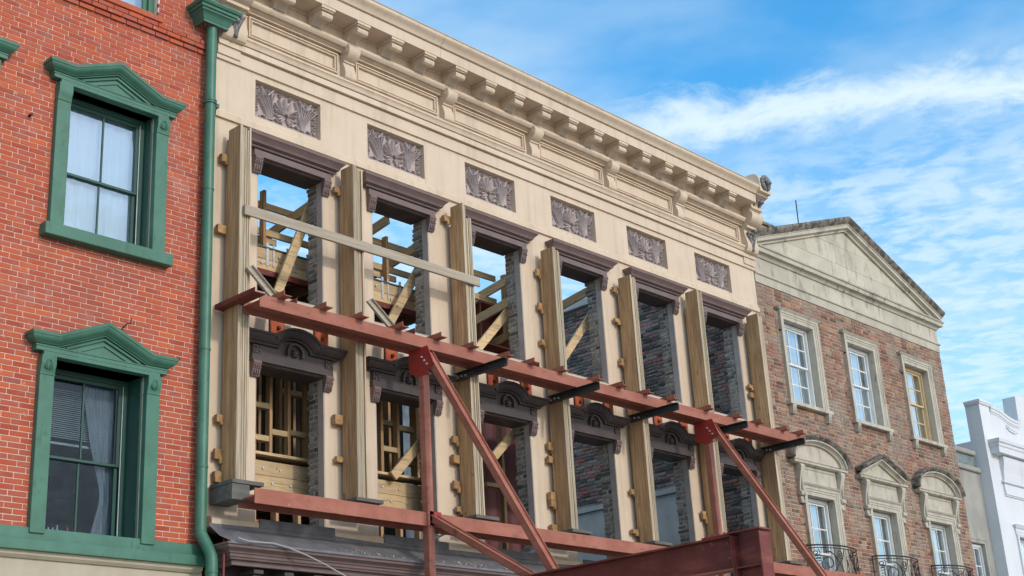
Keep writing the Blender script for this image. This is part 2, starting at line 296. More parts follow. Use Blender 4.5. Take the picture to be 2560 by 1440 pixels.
def lay(x0, x1, z0, z1, course, lens, mort, holes, off=.5):
    res = []; z = z0; k = 0
    while z < z1-.01:
        x = x0 - (sum(lens)*off if k % 2 else 0) - (rnd(0, .03)); i = k if len(lens) > 1 else 0
        while x < x1:
            L = lens[i % len(lens)]*rnd(.97, 1.03); i += 1
            segs = [(max(x, x0)+mort/2, min(x+L, x1)-mort/2)]; zc0, zc1 = z+mort/2, min(z+course, z1)-mort/2
            for h in holes:
                if zc1-h[2] > .02 and h[3]-zc0 > .02:
                    ns = []
                    for a, b in segs:
                        if b <= h[0] or a >= h[1]: ns.append((a, b)); continue
                        if a < h[0]: ns.append((a, h[0]))
                        if b > h[1]: ns.append((h[1], b))
                    segs = ns
            res += [(a, b, zc0, zc1) for a, b in segs if b-a > .03]; x += L
        z += course; k += 1
    return res
def pix(p):
    d = Vector(p)-CAM; w = d.dot(fw); return (1280+FPX*d.dot(RT)/w, 720-FPX*d.dot(UP)/w, w)
UNIT = {}
def emit(boxes, mat, parent, nobj, vis=None, stuff='brick_field'):
    """boxes of six coordinates: the nobj nearest visible ones become objects, the rest one part"""
    sc = []
    for i, b in enumerate(boxes):
        c = ((b[0]+b[1])/2, (b[2]+b[3])/2, (b[4]+b[5])/2); x, y, w = pix(c)
        ok = -20 < x < 2580 and -20 < y < 1460 and (vis is None or vis(c))
        sc.append((w/((b[1]-b[0])+(b[3]-b[2])+.05) if ok else 1e9, i))
    sc.sort(); own = {i for w, i in sc[:nobj] if w < 1e9}
    if mat not in UNIT: UNIT[mat] = MB().box(0, 1, 0, 1, 0, 1).mesh('brick', mat)
    mb = MB()
    for i, b in enumerate(boxes):
        if i in own: ob('brick', UNIT[mat], parent, (b[0], b[2], b[4]), scale=(b[1]-b[0], b[3]-b[2], b[5]-b[4]))
        else: mb.box(*b)
    if mb.f: tag(mb.build(stuff, mat, parent), kind='stuff')
def arc(cx, cz, rx, rz, a0, a1, n): return [(cx+rx*math.cos(R_(a0+(a1-a0)*i/n)), cz+rz*math.sin(R_(a0+(a1-a0)*i/n))) for i in range(n+1)]
def spiral(cx, cz, r, turns, a0, sgn=1, n=26, r1=.18): return [(cx+r*(1-(1-r1)*i/n)*math.cos(a0+sgn*2*math.pi*turns*i/n), cz+r*(1-(1-r1)*i/n)*math.sin(a0+sgn*2*math.pi*turns*i/n)) for i in range(n+1)]

# ================================================================== ground
gr = MB(); gr.face([(-1500, -1500, 0), (1500, -1500, 0), (1500, 1500, 0), (-1500, 1500, 0)]); tag(gr.build('ground', 'pave'), kind='structure')
rd = MB(); rd.face([(-300, -14, .004), (300, -14, .004), (300, -4.6, .004), (-300, -4.6, .004)]); tag(rd.build('road', 'pale_road'), kind='structure')
tag(MB().box(-300, 300, -4.6, 0, 0, .13).build('pavement', 'pave', bevel=.01), kind='structure')

# ================================================================== red brick building (left)
RBL = thing('brick_building', 'red brick building with green pedimented windows at the left edge', 'building', (-3.5, 5, 0))
XE = -.645
DX = -2.15
wins = [dict(x=-2.03+k*DX, zb=zb, zt=zt) for k, zb, zt in ((0, 4.46, 6.30), (0, 7.79, 9.51), (1, 7.79, 9.51))]
holes = [(w['x']-.555, w['x']+.555, w['zb'], w['zt']) for w in wins] + [(-2.58+k*DX, -1.47+k*DX, 10.90, 12.9) for k in (0, 1)]
grid_wall(-7, XE, 4.3, 13.6, holes, .006, .38).build('wall', 'rmort', RBL)
bh = [(w['x']-.70, w['x']+.70, w['zb']-.04, w['zt']+.05) for w in wins] + holes[3:]
rects = lay(-7, XE, 4.49, 13.6, .0612, [.205], .0105, bh)
bx = []
for a, b, c, d in rects:
    pr = .03 if 10.60 < c < 10.66 else .055 if 10.66 <= c < 10.74 else 0
    j = rnd(-.0015, .0015); bx.append((a, b, -pr+j, .03, c, d))
emit(bx, 'rbrick', RBL, 300)
B('side_wall', 'rmort', RBL, XE-.3, XE-.003, .381, 9, 0, 13.4); B('roof', 'dark_shade', RBL, -7, XE-.305, .381, 9, 13.2, 13.4)
B('back_room', 'dark_shade', RBL, -6.9, XE-.3, 4.2, 4.4, 4.3, 13.3)
B('stucco_base', 'stucco', RBL, -7, XE, .012, .38, 0, 4.3)
MB().corn(-7, -.70, [(-.03, 4.495), (.045, 4.495), (.05, 4.485), (.05, 4.375), (.095, 4.37), (.10, 4.36), (.10, 4.262), (.06, 4.258), (-.03, 4.258)], 0, ret=(0, 1)).build('band_course', 'green', RBL, smooth=SM)
MB().corn(-7, -.72, [(0.0, 4.258), (.05, 4.258), (.045, 4.22), (.01, 4.19), (-.005, 4.19)], 0, ret=(0, 1)).build('band_course', 'stucco', RBL, smooth=SM)
# corbel block mesh for the window surrounds
def corb(w, h, p0, p1, orn):
    b = MB(); pr = [(0, 0), (p1, 0), (p1+.004, h*.12), (p1+.012, h*.3), (p1+.03, h*.55), (p0-.004, h*.72), (p0, h*.82), (p0, h), (0, h)]
    b.grid([[(x, -p, z) for p, z in pr] for x in (-w/2, w/2)], closed=True)
    if orn:
        for s in (-1, 1):
            for k in range(3): b.ribbon([(s*.012+s*.014*k, h*(.22+.05*k)), (s*.018+s*.012*k, h*.45), (s*.012+s*.008*k, h*(.70-.04*k))], .006, .012, -(p1+.022))
            b.ribbon([(s*.006, h*.78), (s*.03, h*.66), (s*.042, h*.5)], .006, .010, -(p1+.026))
    return b.mesh('corbel', 'green', smooth=R_(30))
CG0 = corb(.165, .20, .10, .072, False); CG1 = corb(.165, .20, .10, .072, True)
SECPED = [(0, .07), (0, .095), (.010, .098), (.010, .078), (.017, .078), (.017, .106), (.028, .115), (.040, .135), (.058, .158), (.080, .168), (.095, .170), (.095, .178), (.128, .182), (.132, .176), (.132, 0), (0, 0)]
def green_window(x, zb, zt, yg, lower, main):
    w = ob('window', None, RBL, (x, 0, zb))
    P = lambda *a, mat='green', n='pilaster', bv=.003: B(n, mat, w, *a, bevel=bv)
    for s in (-1, 1):
        xc = x + s*.64
        P(xc-.083, xc+.083, -.07, .02, zb-.02 if lower else zb, zt-.20)
        ob('corbel', CG1 if (lower or s > 0) else CG0, w, (xc, 0, zt-.20))
        B('pilaster_cap', 'green', w, xc-.087, xc+.087, -.079, .01, zt-.207, zt-.192, bevel=.003)
        B('reveal', 'green_dk', w, x+.532 if s > 0 else x-.553, x+.553 if s > 0 else x-.532, .021, yg+.07, zb, zt-.001)
    P(x-.705, x+.705, -.094, .375, zt, zt+.044, n='head')
    MB().corn(x-.70, x+.70, [(0, zt+.045), (.094, zt+.045), (.094, zt+.086), (.102, zt+.09), (.102, zt+.10), (0, zt+.10)], 0).build('fascia', 'green', w)
    zz = zt+.10; HW = .705; K = .50; rise = .235
    path = [(x-HW, zz), (x-K-.05, zz), (x, zz+rise), (x+K+.05, zz), (x+HW, zz)]
    MB().sweep(path, SECPED, 0, ret=(1, 1)).build('pediment', 'green', w, smooth=SM)
    MB().prismy([(x-K-.05, zz-.003), (x+K+.05, zz-.003), (x, zz+rise+.01)], -.06, 0).build('tympanum', 'green', w)
    MB().sweep([(x-K+.06, zz+.004), (x, zz+rise-.045), (x+K-.06, zz+.004)], [(0, .06), (0, .085), (.022, .09), (.022, .06)], 0).build('raking_mould', 'green', w)
    MB().sweep([(x-K+.20, zz+.004), (x, zz+rise-.105), (x+K-.20, zz+.004)], [(0, .06), (0, .076), (.016, .076), (.016, .06)], 0).build('raking_mould', 'green', w)
    if not lower:
        MB().box(x-.80, x+.80, -.13, .10, zb-.145, zb-.003).build('sill', 'green', w, bevel=.006)
    # sashes
    mr = zb+.86 if lower else zb+.755; xl, xr = x-.531, x+.531; zt2 = zt-.06
    f = w; f_ = lambda *a, m='green_dk': B('rail', m, f, *a, bevel=.002)
    f_(xl, xl+.05, yg-.02, yg+.07, zb, zt); f_(xr-.05, xr, yg-.02, yg+.07, zb, zt); f_(xl+.051, xr-.051, yg-.02, yg+.07, zt2, zt); f_(xl+.051, xr-.051, yg-.03, yg+.07, zb-.002, zb+.035)
    f_(xr-.062, xr-.052, yg-.015, yg-.005, zb+.04, zt2-.002, m='galv')
    for (a, b, y) in ((mr, zt2, yg), (zb+.037, mr+.035, yg+.03)):
        sa = w; g = lambda *q: B('rail', 'green_dk', sa, *q, bevel=.002)
        lo = .03 if y == yg else .06
        g(xl+.052, xl+.095, y, y+.028, a, b); g(xr-.105, xr-.064, y, y+.028, a, b); g(xl+.096, xr-.106, y, y+.028, b-.04, b); g(xl+.096, xr-.106, y, y+.028, a, a+lo); g(x-.011, x+.011, y+.002, y+.026, a+lo+.001, b-.041)
        B('pane', 'glass2' if lower else 'glass', sa, xl+.096, x-.0115, y+.012, y+.015, a+lo+.001, b-.041); B('pane', 'glass2' if lower else 'glass', sa, x+.0115, xr-.106, y+.012, y+.015, a+lo+.001, b-.041)
    # room behind
    if lower:
        sl_ = MB(); n = 24
        for k in range(n): z = zt-.17-.55*k/n; sl_.obox((x-.02, yg+.16, z), (.40, 0, 0), (0, .012, .008), (0, -.0008, .0012))
        sl_.box(x-.43, x+.40, yg+.15, yg+.17, zt-.78, zt-.755).build('blind', 'blind', w)
        cu = MB(); secs = []
        for k in range(15):
            t = k/14; z = zt-.06-1.75*t; tie = math.exp(-((t-.68)/.2)**2); x1 = x+.47; x0 = x+.02+.36*min(1, t*.9+.05)+.05*tie-(.16*max(0, t-.72)/.28)
            secs.append([(x0+(x1-x0)*j/14, yg+.11+.018*math.sin(j*1.9), z) for j in range(15)])
        cu.grid(secs, cap=False).build('curtain', 'cloth_dk', w, smooth=3)
    else:
        cu = MB(); cu.grid([[(x-.5+1.0*j/40, yg+.10+.012*math.sin(j*.9), z) for j in range(41)] for z in (zb, zt)], cap=False).build('curtain', 'cloth', w, smooth=3)  # pale curtain added to lift the panes towards reflected-sky brightness
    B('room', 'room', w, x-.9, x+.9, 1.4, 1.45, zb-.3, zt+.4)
for k in (0, 1):
    if k == 0: green_window(-2.03, 4.46, 6.30, .29, True, True)
    green_window(-2.03+k*DX, 7.79, 9.51, .17, False, k == 0)
    x = -2.025+k*DX; w = ob('window', None, RBL, (x, 0, 10.9))
    for a in ((x-.555, x-.48, .10, .2, 10.9, 12.9), (x+.48, x+.555, .10, .2, 10.9, 12.9), (x-.479, x+.479, .11, .2, 10.9, 10.96), (x-.479, x-.42, .14, .18, 10.961, 12.9), (x+.42, x+.479, .14, .18, 10.961, 12.9)): B('rail', 'green', w, *a, bevel=.003)
    B('pane', 'glass', w, x-.419, x+.419, .155, .16, 10.961, 12.9); B('room', 'cloth', w, x-.5, x+.5, .3, .31, 10.9, 12.9)
    B('sill', 'rbrick', w, x-.6, x+.6, -.045, .1, 10.82, 10.895, bevel=.004)
for k, (dx, mm, h) in enumerate(((-.47, 'bottle_green', .13), (-.42, 'bottle_red', .14), (-.375, 'bottle_clear', .12), (-.25, 'bottle_clear', .11), (-.20, 'bottle_clear', .14), (-.08, 'bottle_red', .13), (-.30, 'bottle_clear', .11))):
    zb0 = 4.50; xx = -2.03+dx+.02; b = MB(); pr = [(.004, 0), (.019, 0), (.019, h*.5), (.012, h*.68), (.008, h*.76), (.008, h)]
    b.grid([[(xx+r*math.cos(a*math.pi/5), .375+r*math.sin(a*math.pi/5), zb0+z) for a in range(10)] for r, z in pr], closed=True)
    lab = ['green bottle first in the row on the lower left window sill', 'red capped bottle beside the green bottle on the window sill', 'clear bottle right of the red capped bottle on the window sill', 'clear bottle nearer the middle glazing bar on the window sill', 'clear bottle just left of the glazing bar on the window sill', 'red bottle standing alone right of the glazing bar on the sill', 'small clear bottle in the middle of the window sill row'][k]
    tag(b.build('bottle', mm, None, smooth=SM), lab, 'bottle', 'bottles on the window sill')
# nails and hooks in the brickwork
hk = thing('iron_hook', 'bent iron hook above the lower green pediment in red brick', 'hook', (-1.78, 0, 6.83)); MB().tube([(-1.78, .01, 6.80), (-1.78, -.10, 6.83), (-1.75, -.13, 6.84), (-1.745, -.135, 6.90)], .008, 6).build('rod', 'iron', hk)
for x, z, l in ((-3.04, 9.02, 'rusty bolt end in red brick left of the upper window'), (-1.06, 6.58, 'rusty bolt end in red brick beside the green downpipe'), (-2.27, 10.92, 'rusty bolt end in red brick near the top window')):
    tag(MB().tube([(x, .02, z), (x, -.06, z-.005)], .017, 7).build('wall_bolt', 'iron'), l, 'bolt')

# downpipe
DP = thing('downpipe', 'green round downpipe with moulded hopper head between red and tan buildings', 'pipe', (-.765, -.12, 0))
PX, PY = -.765, -.115
MB().tube([(PX, PY, 10.98), (PX, PY, 4.66), (PX, PY-.01, 4.60), (PX+.03, PY-.12, 4.42), (PX+.04, PY-.16, 4.34), (PX+.04, PY-.17, 4.26), (PX+.04, PY-.17, 0.1)], .066, 20).build('pipe', 'green', DP, smooth=SM)
MB().tube([(PX, PY, 11.2), (PX, PY, 13)], .05, 16).build('pipe', 'green', DP, smooth=SM)
for z in (9.93, 9.90, 8.74, 6.72, 5.34, 4.63): MB().tube([(PX, PY, z), (PX, PY, z+.022)], .0725 if z < 9.8 else .082, 20).build('collar', 'green', DP, smooth=SM)
for z in (4.15, 4.02): MB().tube([(PX+.04, PY-.17, z), (PX+.04, PY-.17, z+.03)], .072, 20).build('collar', 'green', DP, smooth=SM)
B('strap', 'green', DP, PX+.05, PX+.14, -.11, -.005, 9.90, 9.95)
MB().corn(-.93, -.60, [(0, 10.97), (.02, 10.97), (.02, 11.0), (.035, 11.02), (.045, 11.06), (.075, 11.095), (.085, 11.10), (.085, 11.125), (.105, 11.13), (.11, 11.15), (.11, 11.165), (.13, 11.17), (.145, 11.195), (.145, 11.215), (0, 11.215)], -.19, yb=0).build('hopper', 'green', DP, smooth=R_(30))

# ================================================================== tan building under repair
TB = thing('tan_building', 'tan stucco facade with bracketed cornice and twelve empty window openings', 'building', (5.3, 4, 0))
PT = 1.9; NB = 6; XL, XR = -.62, 11.37
OX0, OX1 = .045, 1.10; UZ0, UZ1 = 7.66, 9.46; LZ0, LZ1 = 4.80, 6.76
opens = [(OX0+PT*i, OX1+PT*i, a, b) for i in range(NB) for a, b in ((LZ0, LZ1), (UZ0, UZ1))]
pans = [(PT*i, 1.071+PT*i, 10.037, 10.572) for i in range(NB)]
grid_wall(XL, XR, 4.72, 12.0, opens+pans, 0, .115).build('wall', 'tan', TB)
grid_wall(XL+.01, XR-.01, 4.72, 12.0, [(a-.008, b+.008, c-.008, d+.008) for a, b, c, d in opens], .118, .31).build('backing_wall', 'jmort', TB)
jb = []
for a, b, c, d in opens:
    z = c+.006; k = 0
    while z < d-.05:
        L = [(.121, .205), (.222, .322)] if k % 2 else [(.121, .165), (.182, .318)]
        if random.random() < .2: L = [(.121, .315)]
        for y0, y1 in L: jb.append((b+.003-rnd(0, .009), b+.04, y0+rnd(0, .006), y1+rnd(-.02, .015), z+rnd(0, .007), z+.052+rnd(-.008, .003)))
        z += .069; k += 1
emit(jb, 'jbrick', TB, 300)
JM = MB().box(0, .014, .004, .116, 0, 1).mesh('jamb', 'jamb')
for a, b, c, d in opens:
    ob('jamb', JM, TB, (b-.014, 0, c), scale=(1, 1, d-c)); ob('jamb', JM, TB, (a, 0, c), scale=(1, 1, d-c))
    hb = B('lintel_soffit', 'brown_dk', TB, a+.015, b-.015, .004, .33, d-.02, d+.012)
# wooden lintels and sills
for i in range(NB):
    a, b = OX0+PT*i, OX1+PT*i
    MB().grid([[(x, .02, UZ0+.03), (x, .30, UZ0+.06), (x, .30, UZ0-.02), (x, .02, UZ0-.02)] for x in (a+.016, b-.016)], closed=True).build('sill', 'jamb', TB)
# entablature
ENT = [(-.05, 10.66), (.03, 10.66), (.032, 10.835), (.015, 10.837), (.015, 10.848), (.075, 10.85), (.068, 10.935), (.045, 10.937), (.045, 10.948), (.078, 10.95), (.084, 10.965), (.092, 10.99), (.105, 11.01), (.105, 11.015), (.115, 11.017), (.115, 11.05), (.04, 11.065), (-.05, 11.075)]
MB().extx(ENT, XL, XR).build('architrave', 'tan', TB)
MB().extx([(-.05, 9.838), (.034, 9.838), (.034, 9.925), (.018, 9.945), (-.05, 9.95)], XL, XR).build('belt_course', 'tan', TB)
FRZ = [(-.05, 11.0), (.04, 11.0), (.04, 11.43), (.018, 11.432), (.018, 11.446), (.095, 11.447), (.095, 11.462), (.105, 11.466), (.12, 11.475), (.15, 11.485), (.13, 11.487), (.13, 11.497), (.165, 11.50), (.185, 11.515), (.20, 11.54), (.20, 11.565), (.185, 11.588), (.10, 11.60), (.10, 11.765), (.125, 11.77), (.13, 11.80), (-.05, 11.81)]
MB().extx(FRZ, -.30, 11.03).build('frieze', 'tan', TB, smooth=R_(25))
CRN = [(-.3, 11.80), (.452, 11.80), (.456, 11.952), (.43, 11.954), (.43, 11.963), (.468, 11.964), (.468, 11.969), (.480, 11.97), (.486, 11.985), (.498, 12.01), (.525, 12.04), (.55, 12.058), (.562, 12.075), (.565, 12.08), (.568, 12.118), (.55, 12.124), (-.3, 12.20)]
for x0, x1 in ((-.26, 2.93), (2.935, 5.62), (5.625, 8.31), (8.315, 11.02)): MB().extx(CRN, x0, x1).build('crown_moulding', 'tan', TB, smooth=R_(25))
MB().box(-.26, 11.02, -.572, -.50, 12.126, 12.14).build('drip_edge', 'stucco', TB)
LBX = [1.49+1.885*k for k in range(5)]
edges = [-.27]+LBX+[11.02]
FP = [(0, .0), (0, .045), (.018, .045), (.022, .02), (.036, .02), (.04, .038), (.055, .038), (.055, 0)]
for a, b in zip(edges[:-1], edges[1:]):
    x0 = a+(.15 if a > 0 else .1); x1 = b-(.17 if b < 11 else .12)
    MB().sweep([(x0, 11.105), (x1, 11.105), (x1, 11.405), (x0, 11.405)], FP, -.04, closed=True).build('panel_frame', 'tan', TB)
MODP = [(.09, 11.612), (.14, 11.598), (.185, 11.612), (.215, 11.645), (.25, 11.672), (.285, 11.68), (.315, 11.665), (.345, 11.642), (.38, 11.636), (.408, 11.652), (.42, 11.685), (.41, 11.715), (.385, 11.738), (.09, 11.74)]
def modil(w):
    b = MB(); b.extx(MODP, -w/2, w/2); b.box(-w/2-.008, w/2+.008, -.428, -.09, 11.742, 11.757); b.box(-w/2-.022, w/2+.022, -.445, -.09, 11.760, 11.797); return b
MO = modil(.19).mesh('modillion', 'tan', smooth=R_(28))
BRP = [(.03, 11.052), (.125, 11.052), (.14, 11.07), (.148, 11.11), (.142, 11.17), (.12, 11.23), (.105, 11.275), (.102, 11.30), (.125, 11.302), (.125, 11.325), (.14, 11.33), (.18, 11.35), (.222, 11.385), (.245, 11.43), (.248, 11.47), (.23, 11.515), (.195, 11.55), (.175, 11.575), (.17, 11.61), (.175, 11.63), (.12, 11.64), (.03, 11.64)]
def bracket():
    b = modil(.19); b.extx(BRP, -.095, .095)
    for s in (-1, 1):
        for r, t in ((.062, .014), (.026, .024)):
            b.grid([[(s*(.09+(0 if q == 0 else t)), -.178+r*math.cos(a*math.pi/9), 11.455+r*math.sin(a*math.pi/9)) for a in range(18)] for q in (0, 1)], closed=True)
    return b
BR = bracket().mesh('bracket', 'tan', smooth=R_(28))
for k, x in enumerate(LBX): ob('bracket', BR, TB, (x, 0, 0))
for k in range(-1, 5):
    base = 1.49+1.885*k
    for q in (.628, 1.257): ob('modillion', MO, TB, (base+q, 0, 0))
B('pilaster', 'tan', TB, XL+.003, -.27, -.05, .0, 10.72, 10.94); B('pilaster', 'tan', TB, 11.02, XR-.003, -.05, .0, 10.72, 10.94)
# end brackets with carving
EBP = [(.0, 10.93), (.10, 10.93), (.135, 10.95), (.165, 11.0), (.172, 11.08), (.15, 11.18), (.125, 11.28), (.12, 11.36), (.14, 11.385), (.185, 11.39), (.20, 11.395), (.20, 11.44), (.19, 11.445), (.235, 11.46), (.29, 11.49), (.33, 11.54), (.345, 11.60), (.335, 11.65), (.30, 11.69), (.285, 11.72), (.30, 11.735), (.345, 11.74), (.345, 11.775), (.335, 11.78), (.335, 11.83), (.36, 11.88), (.41, 11.93), (.47, 11.955), (.50, 11.96), (.50, 11.99), (.52, 12.0), (.575, 12.005), (.575, 12.20), (.565, 12.27), (.53, 12.33), (.48, 12.37), (.40, 12.385), (.0, 12.385)]
def end_bracket(x0, x1):
    e = MB().extx(EBP, x0, x1).build('end_bracket', 'tan', TB, smooth=R_(28)); xc = (x0+x1)/2
    b = MB()                                                    # acanthus on the foot
    for s in (-1, 1):
        for k in range(4):
            a = .028+.030*k; b.ribbon([(xc+s*.006, 10.98+.03*k), (xc+s*a*.75, 11.06+.05*k), (xc+s*a, 11.17+.03*k), (xc+s*(a+.012), 11.22+.025*k)], lambda t: .018*(1-.6*t)+.004, .03, -.155)
    b.ribbon([(xc, 10.95), (xc, 11.10), (xc, 11.24)], lambda t: .03*(1-t*.5), .035, -.15)
    b.ribbon([(xc-.10, 11.29), (xc-.05, 11.335), (xc, 11.31), (xc+.05, 11.335), (xc+.10, 11.29)], .03, .05, -.13)
    b.build('leaf_carving', 'carved', e, smooth=R_(50))
    b = MB()                                                    # two small palmettes in the cove
    for s in (-.5, .5):
        for k in range(5):
            a = R_(40+25*k); b.grid([[(xc+s*(x1-x0)*.42+.018*math.cos(j*math.pi/3)+(t*.055*math.cos(a)), -(.325+.10*t*t+.03*(1-t))-.016*abs(math.sin(j*math.pi/3)), 11.80+.13*t*math.sin(a)+.014*math.sin(j*math.pi/3)) for j in range(6)] for t in (0, .5, 1)], closed=True)
    b.build('leaf_carving', 'carved', e, smooth=R_(50))
    b = MB()                                                    # animal mask: mane, brow, muzzle, ears
    def blob(cx, cy, cz, rx, ry, rz, n=10):
        b.grid([[(cx+rx*math.sin(R_(180*i/7))*math.cos(2*math.pi*j/n), cy+ry*math.sin(R_(180*i/7))*math.sin(2*math.pi*j/n), cz+rz*math.cos(R_(180*i/7))) for j in range(n)] for i in range(8)], closed=True, cap=False)
    blob(xc, -.58, 12.19, .135, .05, .15)
    for k in range(11): a = R_(-60+30*k); blob(xc+.115*math.cos(a), -.60, 12.19+.125*math.sin(a), .038, .035, .04)
    blob(xc, -.635, 12.20, .07, .05, .075); blob(xc, -.68, 12.165, .042, .045, .035); blob(xc-.035, -.67, 12.215, .02, .02, .016); blob(xc+.035, -.67, 12.215, .02, .02, .016); blob(xc, -.66, 12.12, .035, .03, .018)
    for s in (-1, 1): blob(xc+s*.075, -.63, 12.27, .022, .02, .028)
    b.build('mask_carving', 'carved', e, smooth=R_(60)); return e
end_bracket(11.02, 11.375); end_bracket(-.61, -.255)
# carved relief panels
def relief():
    b = MB(); cx, cz = .535, .20
    tear = lambda w: (lambda t: w*(.35+1.1*math.sin(math.pi*min(1, t*.95+.02))**.8*(.4+.6*t)))
    for k in range(7):
        a = R_(18+24*k); L = (.17, .21, .235, .26, .235, .21, .17)[k]
        p = [(cx+math.cos(a)*L*t+.03*(t**2)*math.cos(a), cz+math.sin(a)*L*t) for t in (.12, .35, .6, .8, 1)]
        b.ribbon(p, tear(.020), .046, 0); q = [(x-.0, z) for x, z in p[1:4]]
        b.ribbon(q, .006, .056, 0)
    for s in (-1, 1):
        for k in range(3):
            a = R_(-8-22*k); L = .15-.015*k; b.ribbon([(cx+s*math.cos(a)*L*t, cz-.01+math.sin(a)*L*t) for t in (.2, .5, .8, 1)], tear(.018), .036, 0)
        X = lambda x: cx+s*x
        for k in range(7):                                      # sheaf of long leaves sweeping outward
            o = .0225*k
            b.ribbon([(X(.235+o*.4), .065), (X(.225+o*.75), .17), (X(.235+o*1.25), .29), (X(.245+o*1.9), .39), (X(.235+o*2.4), .485-.01*k)], lambda t: .0095*(1.2-.3*math.sin(math.pi*t)), .052-.004*(k % 2)-.002*k, 0)
        b.ribbon([(X(.21), .50), (X(.26), .44), (X(.30), .40)], .018, .05, 0); b.ribbon([(X(.41), .50), (X(.37), .43), (X(.345), .39)], .018, .05, 0); b.ribbon([(X(.16), .47), (X(.205), .36), (X(.225), .24), (X(.235), .12)], .014, .04, 0)
        b.ribbon([(X(.12), .085), (X(.16), .12), (X(.205), .10), (X(.225), .065)], .014, .036, 0)
        b.ribbon([(X(.30), .06), (X(.35), .11), (X(.40), .10), (X(.425), .065)], .014, .036, 0)
        b.ribbon([(X(x-cx), z) for x, z in spiral(cx+.465, .425, .052, 1.35, R_(-90), 1, 20)], .012, .042, 0)
        for z in (.33, .25, .17): b.ribbon([(X(.505), z+.03), (X(.455), z+.02), (X(.45), z-.015), (X(.50), z-.02)], .012, .036, 0)
        b.ribbon([(X(.44), .13), (X(.475), .09), (X(.51), .06)], .012, .034, 0)
        b.ribbon([(X(x-cx), z) for x, z in spiral(cx+.085, .47, .032, 1.1, R_(20), 1, 14)], .008, .036, 0); b.ribbon([(X(x-cx), z) for x, z in spiral(cx+.165, .30, .03, 1.1, R_(200), -1, 14)], .007, .03, 0); b.ribbon([(X(x-cx), z) for x, z in spiral(cx+.30, .475, .026, 1.1, R_(-90), 1, 14)], .007, .044, 0)
        b.ribbon([(X(.14), .20), (X(.175), .17), (X(.20), .19)], .008, .03, 0); b.ribbon([(X(.05), .07), (X(.09), .10), (X(.13), .075)], .009, .03, 0)
    for k in range(14): b.box(.035+k*.0735, .035+k*.0735+.050, -.022, 0, .014, .034)
    b.box(.01, 1.06, -.03, 0, .038, .054); b.box(0, 1.071, 0, .012, 0, .534)
    b.v = [(x, y*1.3 if y < 0 else y, z) for x, y, z in b.v]
    return b.mesh('relief_panel', 'relief', smooth=R_(60))
RP = relief()
for i in range(NB): ob('relief_panel', RP, TB, (PT*i, .098, 10.037))
# window hoods
UH = [(0, 9.566), (.075, 9.566), (.08, 9.574), (.085, 9.576), (.085, 9.588), (.06, 9.589), (.06, 9.597), (.098, 9.598), (.105, 9.606), (.122, 9.612), (.128, 9.63), (.14, 9.652), (.162, 9.675), (.175, 9.69), (.182, 9.692), (.188, 9.722), (.18, 9.73), (0, 9.745)]
def corb2(w, h, p0, p1, k2):
    b = MB(); pr = [(0, 0), (p1, 0), (p1+.006, h*.08), (p1+.014, h*.2), (p1+.03, h*.45), (p0-.02, h*.58), (p0-.004, h*.7), (p0, h*.82), (p0, h), (0, h)]
    b.grid([[(x, -p, z) for p, z in pr] for x in (-w/2, w/2)], closed=True); f = lambda z: p1+.012+(p0-p1-.012)*min(1, z/h*1.25)
    for x in (-.03, 0, .03):
        for z0, z1 in ((.10, .45), (.55, .72)):
            b.ribbon([(x+.008*math.sin(k), h*(z0+(z1-z0)*t)) for k, t in ((0, 0), (1, .5), (2, 1))], .009, .012, -f(h*(z0+z1)/2))
    for z in (.5, .80): b.box(-w/2-.003, w/2+.003, -f(h*z)-.008, -.002, h*z, h*z+.012)
    return b
CU = corb2(.115, .22, .085, .035, 0).mesh('corbel', 'brown', smooth=R_(30)); CL = corb2(.115, .19, .085, .035, 0).mesh('corbel', 'brown', smooth=R_(30))
UHM = MB().corn(OX0-.07, OX1+.065, UH, 0).mesh('window_hood', 'brown', smooth=R_(30))
UFM = MB().box(OX0-.095, OX1+.09, -.068, .002, 9.462, 9.547).mesh('fascia', 'brown', bevel=.003)
LP = [(OX0-.07, 6.965)]+[(.335, 6.965)]+[(.575+.24*math.cos(R_(a)), 6.965+.135*math.sin(R_(a))) for a in range(165, 0, -15)]+[(.815, 6.965), (OX1+.07, 6.965)]
LS = [(.006, 0), (.006, .085), (.014, .09), (.020, .10), (.026, .10), (.026, .08), (.034, .08), (.034, .108), (.045, .125), (.07, .155), (.095, .17), (.105, .172), (.11, .188), (.138, .192), (.142, .18), (.142, 0)]
LHM = MB().sweep(LP, LS, 0, ret=(1, 1)).mesh('window_hood', 'brown_dk', smooth=R_(30))
lf = MB(); lf.box(OX0-.095, OX1+.09, -.066, .002, 6.762, 6.85); lf.box(OX0-.085, OX1+.08, -.052, .002, 6.851, 6.966)
lf.prismy([(.34, 6.967)]+[(.575+.235*math.cos(R_(a)), 6.967+.13*math.sin(R_(a))) for a in range(165, 10, -15)]+[(.81, 6.967)], -.052, .0)
LFM = lf.mesh('fascia', 'brown_dk')
ro = MB()
for k in range(6): a = R_(60*k); ro.ribbon([(.575+.02*math.cos(a), 6.945+.02*math.sin(a)), (.575+.035*math.cos(a), 6.945+.035*math.sin(a)), (.575+.055*math.cos(a), 6.945+.055*math.sin(a))], lambda t: .022*math.sin(math.pi*(.2+.75*t)), .05, -.052)
ro.grid([[(.575+r*math.cos(a*math.pi/6), -.052-y, 6.945+r*math.sin(a*math.pi/6)) for a in range(12)] for r, y in ((.03, .0), (.03, .05), (.015, .065))], closed=True)
ro.sweep(arc(.575, 6.945, .115, .115, -20, 200, 18)[::-1], [(-.012, 0), (-.012, .05), (.012, .055), (.012, 0)], -.052)
ROM = ro.mesh('rosette', 'brown_dk', smooth=R_(40))
en = MB(); en.box(-.06, .06, -.075, -.05, 6.853, 6.955)
